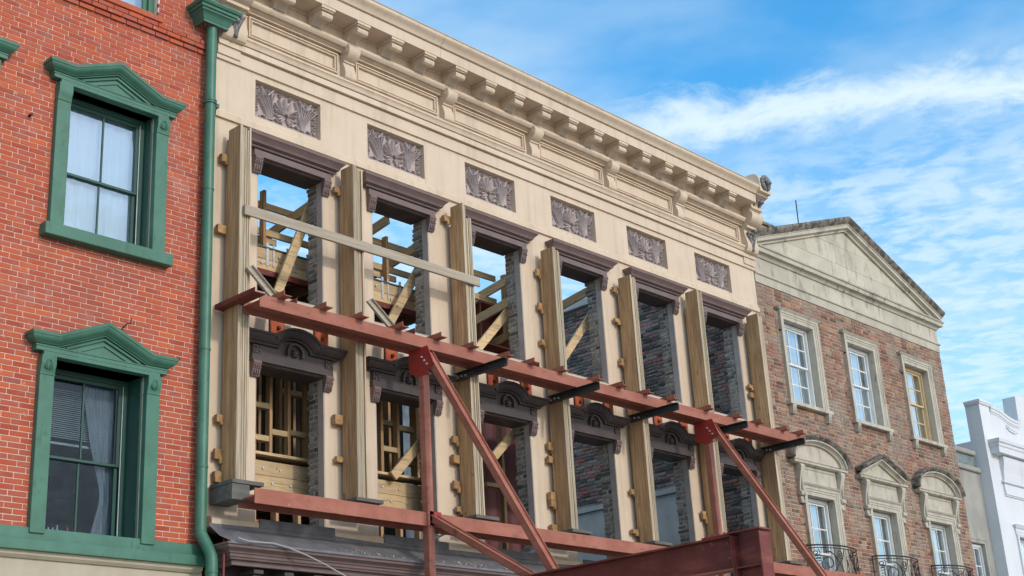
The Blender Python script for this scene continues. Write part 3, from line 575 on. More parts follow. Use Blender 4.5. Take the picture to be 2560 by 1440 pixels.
for s in (-1, 1): en.ribbon([(-.04, 6.905-s*.035), (0, 6.905), (.04, 6.905+s*.035)], .012, .015, -.075)
ENM = en.mesh('end_block', 'brown_dk', bevel=0)
for i in range(NB):
    o = PT*i
    h = ob('window_hood', UHM, TB, (o, 0, 0)); ob('fascia', UFM, h, (o, 0, 0))
    for x in (OX0-.03, OX1+.025): ob('corbel', CU, h, (x+o, 0, 9.24))
    h = ob('window_hood', LHM, TB, (o, 0, 0)); ob('fascia', LFM, h, (o, 0, 0)); ob('rosette', ROM, h, (o, 0, 0))
    for x in (OX0-.03, OX1+.025): ob('corbel', CL, h, (x+o, 0, 6.57)); ob('end_block', ENM, h, (x+o, 0, 0))
# sill course, flashing, shop-front cornice
MB().corn(XL, XR, [(-.05, 4.70), (.10, 4.70), (.12, 4.72), (.12, 4.80), (.09, 4.825), (-.05, 4.83)], 0, ret=(0, 0)).build('sill_course', 'tan', TB)
fl = MB(); fl.grid([[(x, -.13-.0, 4.745+.012*math.sin(x*2.3)), (x, -.135, 4.70), (x, -.33+.01*math.sin(x*5), 4.57+.012*math.sin(x*3.1)), (x, -.53, 4.475), (x, -.535, 4.45)] for x in [-.66+.2*k for k in range(61)]], cap=False).build('flashing', 'lead', TB, smooth=R_(40))
for i in range(NB): B('upstand', 'lead', TB, OX0-.02+PT*i, OX1+.04+PT*i, -.135, -.105, 4.74, 4.845, bevel=.004)
SCP = [(0, 4.25), (.05, 4.25), (.055, 4.30), (.10, 4.305), (.105, 4.322), (.12, 4.33), (.125, 4.36), (.14, 4.365), (.145, 4.38), (.17, 4.40), (.20, 4.415), (.205, 4.44), (.22, 4.445), (.22, 4.468), (0, 4.47)]
MB().corn(-.47, 11.2, SCP, -.31, yb=0).build('shop_cornice', 'brown', TB, smooth=R_(30))
SB = MB(); SB.box(-.065, .065, -.30, 0, 4.155, 4.20); SB.box(-.05, .05, -.26, 0, 3.9, 4.15)
SBM = SB.mesh('shop_bracket', 'brown_dk', bevel=.004)
for k in range(28): ob('shop_bracket', SBM, TB, (-.12+.425*k, -.02, .03))
B('shop_front', 'brown_dk', TB, XL+.02, XR-.02, -.02, .1, 2.9, 4.3)
for k in range(7): B('shop_pier', 'brown_dk', TB, XL+.02+1.96*k, XL+.25+1.96*k, -.06, .3, 0, 2.9)
for k in range(6): B('shop_glass', 'dark_shade', TB, XL+.26+1.96*k, XL+1.97+1.96*k, .05, .08, 0, 2.9)
rb = MB()
for k in range(150):
    x = random.choice((random.gauss(2.3, .25), random.gauss(1.5, .3), random.gauss(3.0, .2), random.gauss(4.4, .5))); y = rnd(-.525, -.38); s = rnd(.004, .013); z = 4.475+(-.53-y)*-.45
    rb.obox((x, y, z+.006), (s, rnd(-.004, .004), 0), (0, s*.8, 0), (0, 0, s*.6))
tag(rb.build('rubble', 'rubble'), 'loose pale mortar crumbs on the ledge above the shop front', 'rubble', kind='stuff')
# --- interior shell
B('unseen_rear_wall', 'pmort', TB, XL, XR, 11.5, 11.9, 0, 7.6)  # unseen wall added to keep the interior dark
# ---- party wall seen through the openings
PW = thing('party_wall', 'sooty old brick party wall seen inside the empty right hand openings', 'wall', (11.3, 4, 0))
B('core', 'pmort', PW, 11.215, 11.40, .33, 11, 0, 11.02)
pw = []; z = 5.1; k = 0
while z < 10.98:
    y = .34-(.11 if k % 2 else 0); k += 1
    while y < 8.5:
        L = .215*rnd(.9, 1.06)
        if not (z < 6.95 and 1.6 < y): pw.append((11.205-rnd(0, .022), 11.26, max(y, .335)+.009, y+L-.009, z+.008+rnd(0, .006), z+.058+rnd(-.006, .004)))
        y += L
    z += .071
def seen(c):
    t = (.1-CAM.y)/(c[1]-CAM.y); x = CAM.x+(c[0]-CAM.x)*t; z = CAM.z+(c[2]-CAM.z)*t
    return any(a < x < b and e < z < f for a, b, e, f in opens)
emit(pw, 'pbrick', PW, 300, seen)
B('plaster', 'plaster', PW, 11.15, 11.204, 1.62, 9, 4.2, 6.85); B('ledge', 'plaster', PW, 11.10, 11.203, 1.6, 9, 6.853, 6.94)
MB().box(11.10, 11.48, .1, 11, 11.03, 11.18).build('coping', 'plaster', PW, bevel=.01)

# ================================================================== right brick building
RX0, RX1 = 11.385, 18.62; RC = 15.0
OBG = thing('brick_building', 'old brown brick building with stone pediment beyond the tan facade', 'building', (15, 5, 0))
cx3 = [12.69, 15.0, 17.31]
uh = [(c-.52, c+.52, 8.27, 9.90) for c in cx3]; lh = [(c-.47, c+.47, 4.55, 6.56) for c in cx3]
grid_wall(RX0, RX1, 0, 10.47, uh+lh, .008, .35).build('wall', 'omort', OBG)
bh = [(c-.66, c+.66, 8.26, 10.05) for c in cx3] + [(c-.62, c+.62, 4.5, 7.1) for c in cx3]
rects = lay(RX0, RX1, 3.9, 10.46, .0735, [.215, .108], .015, bh, .38)
emit([(a, b, rnd(-.005, .004), .05, c, d) for a, b, c, d in rects], 'obrick', OBG, 300)
rs = lay(.06, 9, 3.9, 10.46, .0735, [.215, .108], .012, [], .38)
emit([(RX1-.03, RX1+.006+rnd(-.003, .003), a, b, c, d) for a, b, c, d in rs if a < 4], 'obrick', OBG, 0)
B('side_wall', 'omort', OBG, RX1-.3, RX1, .35, 9, 0, 11.2)
MB().box(RX0, RX1, -.012, .3, 10.46, 10.625).build('frieze_stone', 'stone', OBG)
MB().corn(RX0, RX1, [(-.05, 10.627), (.03, 10.627), (.04, 10.64), (.04, 10.655), (.01, 10.665), (-.05, 10.665)], 0, ret=(0, 1)).build('string_course', 'stone', OBG)
for k in range(6): a = RX0+(RX1-RX0)*k/6; B('frieze_stone', 'stone', OBG, a+.003, a+(RX1-RX0)/6-.003, -.004, .3, 10.667, 10.985)
MB().corn(RX0+.02, RX1-.02, [(0, 10.98), (.03, 10.98), (.04, 11.0), (.06, 11.03), (.065, 11.05), (.13, 11.055), (.135, 11.13), (.16, 11.14), (.165, 11.165), (.0, 11.18)], 0, yb=.3).build('cornice', 'stone', OBG, smooth=R_(25))
RK = [(0, 0), (0, .05), (.03, .06), (.05, .09), (.06, .13), (.12, .135), (.125, .15), (.14, .155)]
RK2 = [(.141, 0), (.141, .155), (.16, .17), (.20, .205), (.235, .22), (.27, .215), (.285, .19), (.285, -.1)]
rp = [(RX0-.06, 11.135), (RC, 12.40), (RX1+.06, 11.135)]
def slope_sweep(prof, mat, name): return MB().sweep(rp, prof+[(prof[-1][0], -.25), (prof[0][0], -.25)], 0).build(name, mat, OBG, smooth=R_(25))
slope_sweep(RK, 'stone', 'raking_cornice'); slope_sweep(RK2, 'stone_dk', 'raking_cornice')
# tympanum stones
def zr(x): return 11.14+1.265*(1-abs(x-RC)/(RC-RX0+.06))-.005
row = [(11.185, 11.58, [12.1, 13.3, 14.35, 15.6, 16.7, 17.8]), (11.586, 12.0, [13.4, 14.55, 15.9]), (12.006, 12.4, [14.7])]
for z0, z1, cuts in row:
    xa = RC-(RC-RX0+.06)*(1-(z0-11.135)/1.265)+.03; xb = 2*RC-xa; cs = [xa]+[c for c in cuts if xa+.2 < c < xb-.2]+[xb]
    for a, b in zip(cs[:-1], cs[1:]):
        top = []
        n = 8
        for k in range(n+1): x = b-.003+(a+.003-b+.003)*k/n; top.append((x, max(z0+.002, min(z1, zr(x)))))
        MB().prismy([(a+.003, z0), (b-.003, z0)]+top, -.003+rnd(-.002, .002), .2).build('tympanum_stone', 'stone', OBG)
B('parapet', 'obrick', OBG, RX0+.05, RX1+.02, .16, .42, 11.1, 11.86); B('parapet_coping', 'stone_dk', OBG, RX0+.02, RX1+.05, .12, .46, 11.862, 11.93, bevel=.01)
B('core', 'dark_shade', OBG, RX0+.05, RX1-.31, 2.0, 8.8, 0, 11)
tag(MB().tube([(13.42, .1, 11.9), (13.44, .1, 12.72)], .012, 6).build('antenna', 'iron'), 'thin dark antenna rod above the stone pediment', 'antenna')
FRP = [(-.008, -.12), (-.008, .02), (0, .02), (.055, .024), (.06, .035), (.095, .037), (.10, .05), (.13, .052), (.145, .06), (.15, .06), (.15, -.02)]
def sash_win(w, c, zb, zt, hw, y, mat, cols=3, rows=(2, 2), gl='glass', cur=.5, blind=False):
    zm = (zb+zt)/2
    b_ = lambda *a, n='frame', m=mat: B(n, m, w, *a, bevel=0)
    b_(c-hw, c-hw+.06, y-.03, y+.08, zb, zt); b_(c+hw-.06, c+hw, y-.03, y+.08, zb, zt); b_(c-hw+.061, c+hw-.061, y-.03, y+.08, zt-.06, zt); b_(c-hw+.061, c+hw-.061, y-.05, y+.08, zb, zb+.04)
    for k in range(2):
        b_(c+hw-.06-.003, c+hw-.055, y-.032-.02*k, y-.02-.02*k, zb, zt)
    a0, a1 = c-hw+.062, c+hw-.064
    for (q0, q1, yy, nr) in ((zm, zt-.062, y, rows[0]), (zb+.042, zm+.03, y+.03, rows[1])):
        s = .035
        b_(a0, a0+s, yy, yy+.026, q0, q1, n='sash'); b_(a1-s, a1, yy, yy+.026, q0, q1, n='sash'); b_(a0+s+.001, a1-s-.001, yy, yy+.026, q1-s, q1, n='sash'); b_(a0+s+.001, a1-s-.001, yy, yy+.026, q0, q0+s, n='sash')
        gx0, gx1, gz0, gz1 = a0+s, a1-s, q0+s, q1-s
        for k in range(1, cols): x = gx0+(gx1-gx0)*k/cols; b_(x-.011, x+.011, yy+.003, yy+.023, gz0+.001, gz1-.001, n='glazing_bar')
        for k in range(1, nr): z = gz0+(gz1-gz0)*k/nr; b_(gx0+.001, gx1-.001, yy+.0045, yy+.0215, z-.011, z+.011, n='glazing_bar')
        for i in range(cols):
            for j in range(nr):
                x = gx0+(gx1-gx0)*i/cols; z = gz0+(gz1-gz0)*j/nr
                MB().box(x+.0115, x+(gx1-gx0)/cols-.0115, yy+.011, yy+.013, z+.0115, z+(gz1-gz0)/nr-.0115).build('pane', gl, w)
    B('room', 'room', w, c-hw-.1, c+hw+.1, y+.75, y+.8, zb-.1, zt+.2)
    for s0, s1 in ((-hw, -hw+2*hw*cur*.55), (hw-2*hw*cur*.75, hw)):
        MB().grid([[(c+s0+(s1-s0)*j/24, y+.13+.014*math.sin(j*1.15), z) for j in range(25)] for z in (zb, zt)], cap=False).build('curtain', 'cloth', w, smooth=3)
    if blind:
        b = MB()
        for k in range(30): z = zt-.55-(zt-zb-.6)*k/30; b.obox((c-.05, y+.105, z), (hw-.12, 0, 0), (0, .012, .009), (0, -.0008, .001))
        b.build('blind', 'blind', w)
sc_m = MB(); sc_m.grid([[(x, -p, z) for p, z in ((0, 0), (.07, 0), (.085, .04), (.085, .1), (.095, .15), (.095, .165), (0, .165))] for x in (-.055, .055)], closed=True)
for k in (-1, 0, 1): sc_m.ribbon([(k*.032, .02), (k*.032, .15)], .008, .012, -.085)
SCM = sc_m.mesh('sill_bracket', 'frame')
for i, c in enumerate(cx3):
    w = ob('window', None, OBG, (c, 0, 8.27))
    MB().sweep([(c-.52, 8.272), (c-.52, 9.90), (c+.52, 9.90), (c+.52, 8.272)], FRP, 0).build('architrave', 'frame', w)
    MB().corn(c-.66, c+.66, [(0, 10.045), (.062, 10.045), (.08, 10.065), (.095, 10.085), (0, 10.095)], 0).build('drip_moulding', 'frame', w)
    MB().box(c-.74, c+.74, -.10, .14, 8.195, 8.268).build('sill', 'frame', w, bevel=.006)
    for s in (-1, 1): ob('sill_bracket', SCM, w, (c+s*.615, 0, 8.028))
    for s in (-1, 1): B('lug', 'iron', w, c+s*.67-.01, c+s*.67+.01, -.04, .0, 9.62, 9.65)
    sash_win(w, c, 8.29, 9.88, .50, .15, 'wht' if i < 2 else 'palewood', cur=(.62, .7, .66)[i])
# lower windows with hooded heads
def scroll():
    pr = [(.0, 0), (.05, 0), (.075, .01), (.085, .04), (.075, .07), (.06, .09), (.065, .20), (.085, .32), (.115, .42), (.14, .50), (.135, .55), (.10, .58), (0, .58)]
    b = MB().grid([[(x, -p, z) for p, z in pr] for x in (-.06, .06)], closed=True)
    b.ribbon([(0, .10), (0, .3), (0, .5)], .02, .03, -.075); b.tube([(-.075, -.055, .045), (.075, -.055, .045)], .042, 10); b.tube([(-.07, -.09, .53), (.07, -.09, .53)], .055, 10)
    b.box(-.05, .05, -.05, 0, -.12, -.01); b.tube([(-.06, -.04, -.1), (.06, -.04, -.1)], .03, 8); return b.mesh('scroll_bracket', 'frame', smooth=R_(35))
SCR = scroll()
HP = [(0, 0), (0, .055), (.02, .065), (.03, .085), (.045, .09), (.05, .13), (.075, .135)]
HP2 = [(.076, 0), (.076, .135), (.095, .165), (.12, .19), (.15, .20), (.16, .185), (.16, 0)]
for i, c in enumerate(cx3):
    w = ob('window', None, OBG, (c, 0, 4.55))
    MB().sweep([(c-.47, 4.5), (c-.47, 6.56), (c+.47, 6.56), (c+.47, 4.5)], FRP, 0).build('architrave', 'frame', w)
    MB().box(c-.62, c+.62, -.02, .05, 6.715, 7.075).build('head_panel', 'frame', w)
    MB().corn(c-.60, c+.60, [(0, 6.72), (.06, 6.72), (.075, 6.74), (.085, 6.755), (0, 6.765)], 0).build('drip_moulding', 'frame', w)
    MB().corn(c-.58, c+.58, [(.02, 7.02), (.03, 7.02), (.04, 7.04), (.04, 7.074), (.02, 7.074)], 0, ret=(0, 0)).build('moulding', 'frame', w)
    for s in (-1, 1): ob('scroll_bracket', SCR, w, (c+s*.69, 0, 6.495))
    MB().corn(c-.79, c+.79, [(0, 7.078), (.09, 7.078), (.10, 7.09), (.125, 7.095), (.13, 7.135), (.145, 7.14), (0, 7.15)], 0).build('entablature', 'frame', w)
    if i == 1: path = [(c-.84, 7.15), (c, 7.47), (c+.84, 7.15)]
    else: path = [(c+.84*math.cos(R_(a)), 7.15+.36*math.sin(R_(a))) for a in range(180, -1, -9)]
    MB().sweep(path, HP, 0).build('hood', 'frame', w, smooth=R_(25)); MB().sweep(path, HP2, 0).build('hood', 'stone_dk', w, smooth=R_(25))
    MB().prismy([(x, z) for x, z in path[::-1]], -.012, .03).build('tympanum', 'frame', w)
    sash_win(w, c, 4.55, 6.54, .45, .16, 'wht', cols=3, rows=(2, 3), cur=(.55, .55, .6)[i], blind=True)
# wrought iron balconies
def balcony(c, lab):
    T = thing('balcony_railing', lab, 'railing', (c, -.2, 4.6), 'iron balcony railings on the old brick building')
    HWD = .80
    def pl(t): return c-HWD+2*HWD*t, -.05-.33*math.sin(math.pi*min(max(t, 0), 1))**.55
    N = 30
    for z, r in ((5.60, .014), (5.55, .008), (4.75, .012)): MB().tube([(*pl(k/N), z) for k in range(N+1)], r, 6).build('rail', 'iron', T)
    fl_ = MB(); fl_.grid([[(*pl(k/N), z_) for k in range(N+1)] + [(c+HWD, -.0, z_), (c-HWD, .0, z_)] for z_ in (4.64, 4.70)], closed=True).build('balcony_slab', 'stone_dk', T)
    for t in (0.0, .5, 1.0):
        x, y = pl(t)
        if t != .5: MB().tube([(x, y, 4.7), (x, y, 5.61)], .012, 6).build('upright', 'iron', T)
    def curve(pts, r=.0085): MB().tube([(*pl((x+HWD)/(2*HWD)), z) for x, z in pts], r, 6).build('scroll', 'iron', T)
    for s in (-1, 1):
        f = lambda L: [(s*x, z) for x, z in L]
        curve(f(spiral(.48, 5.27, .22, 1.9, R_(80), 1, 44, .1)), .0095)
        curve(f([(.44, 5.49), (.30, 5.40), (.20, 5.24), (.10, 5.05), (.0, 4.96)]))
        curve(f([(.56, 5.06), (.36, 5.16), (.16, 5.36), (.06, 5.55)]))
        curve(f(spiral(.20, 5.45, .085, 1.6, R_(200), 1, 30, .15))); curve(f(spiral(.70, 5.46, .07, 1.5, R_(120), 1, 26, .15)))
        curve(f(spiral(.055, 5.10, .05, 1.4, R_(-60), 1, 22, .2))); curve(f(spiral(.12, 4.88, .09, 1.5, R_(90), -1, 26, .15)))
        curve(f([(.0, 5.02), (.10, 5.03), (.20, 4.98), (.11, 4.97), (.0, 5.0)]))
        curve(f([(.0, 5.02), (.03, 5.20), (.0, 5.36)]), .007)
for c, l in zip(cx3, ('black scrolled iron balcony railing nearest the timber posts', 'middle black scrolled iron balcony railing below the triangular window hood', 'black scrolled iron balcony railing farthest from the tan facade')): balcony(c, l)

# ================================================================== grey and white neighbours
GB = thing('grey_building', 'narrow grey stucco building set back beside the white facade', 'building', (19.4, 3, 0))
gw = (19.12, 19.80, 4.6, 6.38)
grid_wall(RX1+.005, 20.17, 0, 7.98, [gw], .26, .6).build('wall', 'greyst', GB)
B('cap_course', 'greyst', GB, RX1+.005, 20.16, .20, .6, 7.985, 8.10, bevel=.02); B('parapet', 'slate', GB, RX1+.005, 20.10, .30, .6, 8.102, 8.38); B('coping', 'greyst', GB, RX1+.005, 20.12, .24, .64, 8.382, 8.50, bevel=.02)
MB().grid([[(x, .55, 8.45), (x, .7, 8.45), (x, 6, 11.0), (x, 6, 10.7)] for x in (RX1+.2, 20.1)], closed=True).build('roof', 'slate', GB)
w = ob('window', None, GB, (19.46, .26, 4.6))
MB().sweep([(gw[0], 4.6), (gw[0], gw[3]), (gw[1], gw[3]), (gw[1], 4.6)], [(-.008, -.1), (-.008, .012), (.06, .02), (.065, .03), (.10, .03), (.10, -.05)], .26).build('architrave', 'greyst', w)
sash_win(w, 19.46, 4.62, 6.36, .32, .36, 'wht', cols=2, rows=(2, 2), cur=.4)
MB().box(gw[0]-.03, gw[1]-.05, .30, .40, 5.42, 5.48).build('sill_bar', 'greyst', w)
WB = thing('white_building', 'white rendered building with moulded parapet at the right edge', 'building', (24, 4, 0))
wx = 20.18
wh = (21.05, 22.25, 4.3, 6.62)
grid_wall(wx, 30, 0, 8.75, [wh], 0, .4).build('wall', 'whitebl', WB)
B('side_wall', 'whitebl', WB, wx+.002, wx+.4, .401, 9, 0, 8.75)
B('corner_pier', 'whitebl', WB, wx+.003, wx+.52, .0, .34, 8.752, 9.56); MB().corn(wx+.003, wx+.52, [(-.34, 9.56), (.02, 9.56), (.035, 9.575), (.035, 9.60), (.05, 9.61), (.05, 9.66), (-.34, 9.67)], 0, yb=.34).build('pier_cap', 'whitebl', WB)
pp = [(wx+.56, 8.752), (wx+.56, 9.60), (wx+.78, 9.60)]+[(wx+.78+1.0*t, 9.60-.16*math.sin(math.pi*t*.5)**2) for t in (.2, .4, .6, .8, 1)]+[(wx+2.0, 9.44), (wx+2.1, 9.50), (wx+2.15, 10.1), (wx+3.2, 10.25), (wx+9.8, 10.25), (wx+9.8, 8.752)]
MB().prismy(pp, .02, .34).build('parapet', 'whitebl', WB)
MB().sweep(pp[1:10], [(-.17, 0), (-.17, .012), (-.13, .016), (-.13, .03), (-.06, .035), (-.06, .05), (.0, .055), (.0, 0)], .02).build('parapet_mould', 'whitebl', WB)
MB().sweep([(wx+1.3, 9.20), (wx+1.45, 9.13), (wx+1.7, 9.10), (wx+1.95, 9.17)], [(0, 0), (0, .03), (.03, .03), (.035, .015), (.055, .015), (.06, .03), (.075, .03), (.075, 0)], .02).build('scroll_mould', 'whitebl', WB)
MB().corn(wx+.40, 29.9, [(0, 8.40), (.12, 8.42), (.20, 8.425), (.205, 8.56), (.225, 8.58), (.23, 8.64), (.26, 8.66), (.27, 8.735), (0, 8.75)], -.003, ret=(1, 0)).build('cornice', 'whitebl', WB)
fz = MB().grid([[(x, -p, z) for p, z in ((.002, 7.86), (.05, 7.86), (.07, 8.05), (.11, 8.25), (.12, 8.399), (.002, 8.399))] for x in (wx+.55, 29.8)], closed=True).build('frieze', 'whitebl', WB)
MB().corn(wx+.55, 29.8, [(.0, 7.78), (.05, 7.78), (.075, 7.80), (.075, 7.83), (.05, 7.855), (0, 7.857)], -.002, ret=(1, 0)).build('moulding', 'whitebl', WB, smooth=SM)
for a, b, p in ((7.50, 7.53, .025), (7.531, 7.64, .045), (7.641, 7.775, .035)): B('frieze_band', 'whitebl', WB, wx+.50+p, 29.8, -p, -.002, a, b)
w = ob('window', None, WB, (21.65, 0, 4.3))
MB().corn(wh[0]-.12, wh[1]+.12, [(0, 6.64), (.03, 6.64), (.035, 6.78), (.06, 6.80), (.08, 6.84), (.10, 6.86), (0, 6.88)], 0).build('hood', 'whitebl', w)
MB().sweep([(wh[0], 4.3), (wh[0], wh[3]), (wh[1], wh[3]), (wh[1], 4.3)], [(-.008, -.15), (-.008, .02), (.08, .025), (.085, .04), (.12, .04), (.12, -.02)], 0).build('architrave', 'whitebl', w)
sash_win(w, 21.65, 4.32, 6.60, .58, .15, 'wht', cols=2, rows=(1, 1), gl='glass', cur=.2)

# ================================================================== timber shoring posts
NTH = ['first', 'second', 'third', 'fourth', 'fifth', 'sixth']
posts = [(-.471, 9.64), (1.325, 9.645), (3.353, 9.67), (5.255, 9.48), (7.115, 9.47), (8.945, 9.645), (10.765, 9.605)]
PL = ['laminated timber post nearest the green downpipe', 'laminated timber post between first and second window bays', 'laminated timber post at the right end of the horizontal board', 'laminated timber post between third and fourth window bays', 'laminated timber post between fourth and fifth window bays', 'laminated timber post between fifth and sixth window bays', 'laminated timber post at the right end of the tan facade']
short = ['the post by the green downpipe', 'the second post from the downpipe', 'the third post from the downpipe', 'the fourth post from the downpipe', 'the fifth post from the downpipe', 'the sixth post from the downpipe', 'the last post of the tan facade']
for k, (x, zt) in enumerate(posts):
    T = thing('timber_post', PL[k], 'post', (x+.085, -.22, 5.18), 'laminated timber posts shoring the facade')
    n = 5; xx = x
    for j in range(n):
        wd = (.046, .034, .032, .030, .032)[j]; top = zt-(0 if j < 1+(k % 2) else rnd(.0, .05)) - (.17 if (k in (2,) and j > 1) else 0)
        B('plank', ['woodz', 'edge'], T, xx, xx+wd-.0045, -.345+(0 if j == 0 else rnd(.0, .02)), -.10, 5.18, top, bevel=.0025, fm=1); xx += wd
    B('spacer', 'woodz', T, x+.004, x+.045, -.099, -.062, 5.3, zt-.12-.1*(k % 3), bevel=.002)
    B('packing_strip', 'edge', T, x+.06, x+.15, -.099, -.02, 5.25, zt-.25, bevel=.002)
    bp = tag(MB().box(x-.13, x+(.30 if k else .30), -.47, -.03, 5.132, 5.177).build('base_plank', 'dark_wood', None, bevel=.003), 'dark bearing plank under ' + short[k], 'plank', 'bearing planks under the timber posts')
    if k < 6: tag(MB().box(x+.31, x+1.02, -.40, -.33, 5.055, 5.125).build('packing_board', 'dark_wood', None, bevel=.004), 'dark packing board on the lower beam right of ' + short[k], 'board', 'packing boards on the lower beam')
tag(MB().box(-.60, -.36, -.46, -.04, 4.95, 5.128).build('timber_block', 'dark_wood', None, bevel=.004), 'dark timber block under the post nearest the green downpipe', 'block')
tag(MB().box(-.42, 3.60, -.39, -.352, 8.435, 8.565).build('timber_board', 'grey_wood', None, bevel=.003), 'long weathered horizontal board nailed across the first three timber posts', 'board')
# wedges driven between posts and wall
wed = [(-0.57, 9.26), (-0.49, 8.31), (-0.53, 5.96), (-0.55, 5.54), (-0.62, 5.28), (1.22, 6.22), (1.27, 5.72), (1.31, 9.35), (3.15, 9.49), (3.31, 6.26), (3.41, 5.99), (3.42, 5.64), (3.39, 5.32), (5.18, 9.13), (5.14, 8.58), (5.17, 8.02), (5.2, 6.44), (5.21, 6.24), (5.18, 5.71), (5.18, 5.61), (5.19, 5.24), (6.98, 9.28), (7.0, 8.75), (7.03, 8.06), (7.08, 5.99), (7.05, 5.38), (9.01, 5.82), (10.79, 8.14), (10.62, 8.29)]
ordn = ['topmost', 'second', 'third', 'fourth', 'fifth', 'sixth', 'seventh', 'lowest']
short = ['the post by the green downpipe', 'the second post from the downpipe', 'the third post from the downpipe', 'the fourth post from the downpipe', 'the fifth post from the downpipe', 'the sixth post from the downpipe', 'the last post of the tan facade']
byp = {}
for x, z in wed:
    k = min(range(7), key=lambda i: abs(posts[i][0]-x)); byp.setdefault(k, []).append((z, x))
for k, L in byp.items():
    L.sort(reverse=True); pxl = posts[k][0]
    for j, (z, x) in enumerate(L):
        b = MB(); a = rnd(-.25, .25); lw = rnd(.05, .095); hh = rnd(.03, .065); xc = pxl-.025+rnd(-.02, .012)
        b.obox((xc, -.058, z), (lw, 0, lw*a*.4), (0, rnd(.022, .036), 0), (-hh*a*.4, 0, hh))
        if rnd(0, 1) < .7: b.obox((xc+.03, -.075, z-hh*rnd(.7, 1.2)), (lw*.6, 0, lw*.2), (0, .018, 0), (-.008, 0, hh*.7))
        n = ordn[j] if j < len(L)-1 or len(L) == 1 else 'lowest'
        lab = ('wooden wedge beside %s' % short[k]) if len(L) == 1 else '%s wooden wedge beside %s, counted downwards' % (n, short[k])
        tag(b.build('wooden_wedge', 'wedge', None, bevel=.002), lab, 'wedge', 'wooden wedges between posts and wall')

# ================================================================== red steel frame
def hbeam(T, x0, x1, y0, y1, z0, z1, mat='primer', t=.014):
    zc = (z0+z1)/2
    B('flange', mat, T, x0, x1, y0, y0+t, z0, z1, bevel=.002); B('flange', mat, T, x0, x1, y1-t, y1, z0, z1, bevel=.002); B('web', mat, T, x0, x1, y0+t+.001, y1-t-.001, zc-.006, zc+.006)
UBM = thing('steel_beam', 'upper red primed steel beam bolted along the timber posts', 'beam', (5.4, -.52, 7.18), 'horizontal red steel beams')
hbeam(UBM, -.41, 11.30, -.68, -.36, 7.18, 7.335)
LBM = thing('steel_beam', 'lower red primed steel beam along the foot of the timber posts', 'beam', (5.4, -.52, 4.88), 'horizontal red steel beams')
hbeam(LBM, -.455, 13.2, -.68, -.365, 4.88, 5.05)
stx = [-.10, .53, 1.10, 1.75, 2.42, 3.04, 3.72, 4.22, 4.84, 5.61, 6.15, 6.79, 7.39, 8.35, 9.16, 9.80, 10.57, 11.07]
for k, x in enumerate(stx):
    b = MB(); y0 = -.80-rnd(0, .03); y1 = -.05
    b.box(x-.055, x+.055, y0, y1, 7.337, 7.347); b.box(x-.055, x-.046, y0, y1, 7.348, 7.40)
    b.build('stub_angle', 'primer', UBM, bevel=.001)
for x, y0, y1 in ((.12, -.60, -.06), (2.0, -.64, -.05), (4.40, -.62, -.05), (6.25, -.60, -.05), (9.25, -.6, -.05)):
    b = MB(); b.box(x-.08, x+.08, y0, y1, 7.35, 7.36); b.box(x+.072, x+.08, y0, y1, 7.361, 7.44); b.build('saddle_angle', 'primer_dk', UBM)
b = MB(); b.box(-.575, -.414, -.80, -.02, 7.285, 7.297); b.box(-.575, -.563, -.80, -.02, 7.298, 7.345); b.build('end_angle', 'primer_dk', UBM)
# grey steel knee braces on top of the upper beam
for k, (x, z) in enumerate(((-.20, 7.36), (1.68, 7.36))):
    MBR = MB().beam((x-.14, -.36, z+.42), (x+.12, -.55, z+.0), .09, .035, side=(1, 0, .3)); MBR.beam((x-.11, -.365, z+.42), (x+.15, -.555, z), .012, .11, side=(1, 0, .3))
    tag(MBR.build('knee_brace', 'galv' if False else 'grey_wood', None, bevel=.002), ('short grey diagonal brace on the left end of the upper beam', 'short grey diagonal brace on the upper beam at the second post')[k], 'brace', 'short grey braces on the upper beam')
# black outrigger brackets under the upper beam
for j, k in enumerate((2, 3, 4, 5, 6)):
    x = posts[k][0]-.012; T = thing('outrigger_bracket', 'black steel bracket under the upper beam at %s' % short[k], 'bracket', (x, -.5, 7.07), 'black brackets under the upper beam')
    b = MB(); y0 = -1.06 if j < 4 else -.98; b.box(x-.008, x+.004, y0, -.11, 7.065, 7.176); b.box(x-.06, x-.0085, y0, -.11, 7.166, 7.176); b.box(x-.06, x-.0085, y0, -.11, 7.065, 7.074); b.build('channel', 'black', T)
    for q in range(3): MB().tube([(x-.035, -.30+.075*q, 7.11+.008*(q % 2)), (x-.008, -.30+.075*q, 7.11+.008*(q % 2))], .014, 6).build('bolt', 'galv', T)
# rusty wall plates
for i in range(NB):
    for s, x in ((0, .36), (1, 1.05)):
        xx = x+PT*i-(.03 if i % 2 else 0); T = thing('wall_plate', '%s rusty orange plate on the wall above the %s lower window opening' % (('left', 'right')[s], NTH[i]), 'plate', (xx, -.02, 7.25), 'rusty wall plates under the upper beam')
        B('plate', 'rust', T, xx-.105, xx+.105, -.022, -.002, 7.15, 7.335, bevel=.002); B('nut', 'primer_dk', T, xx-.02, xx+.02, -.06, -.0225, 7.23, 7.27, bevel=.004)
        B('backing_strip', 'primer_dk', T, xx-.125, xx-.107, -.03, -.002, 7.13, 7.345)
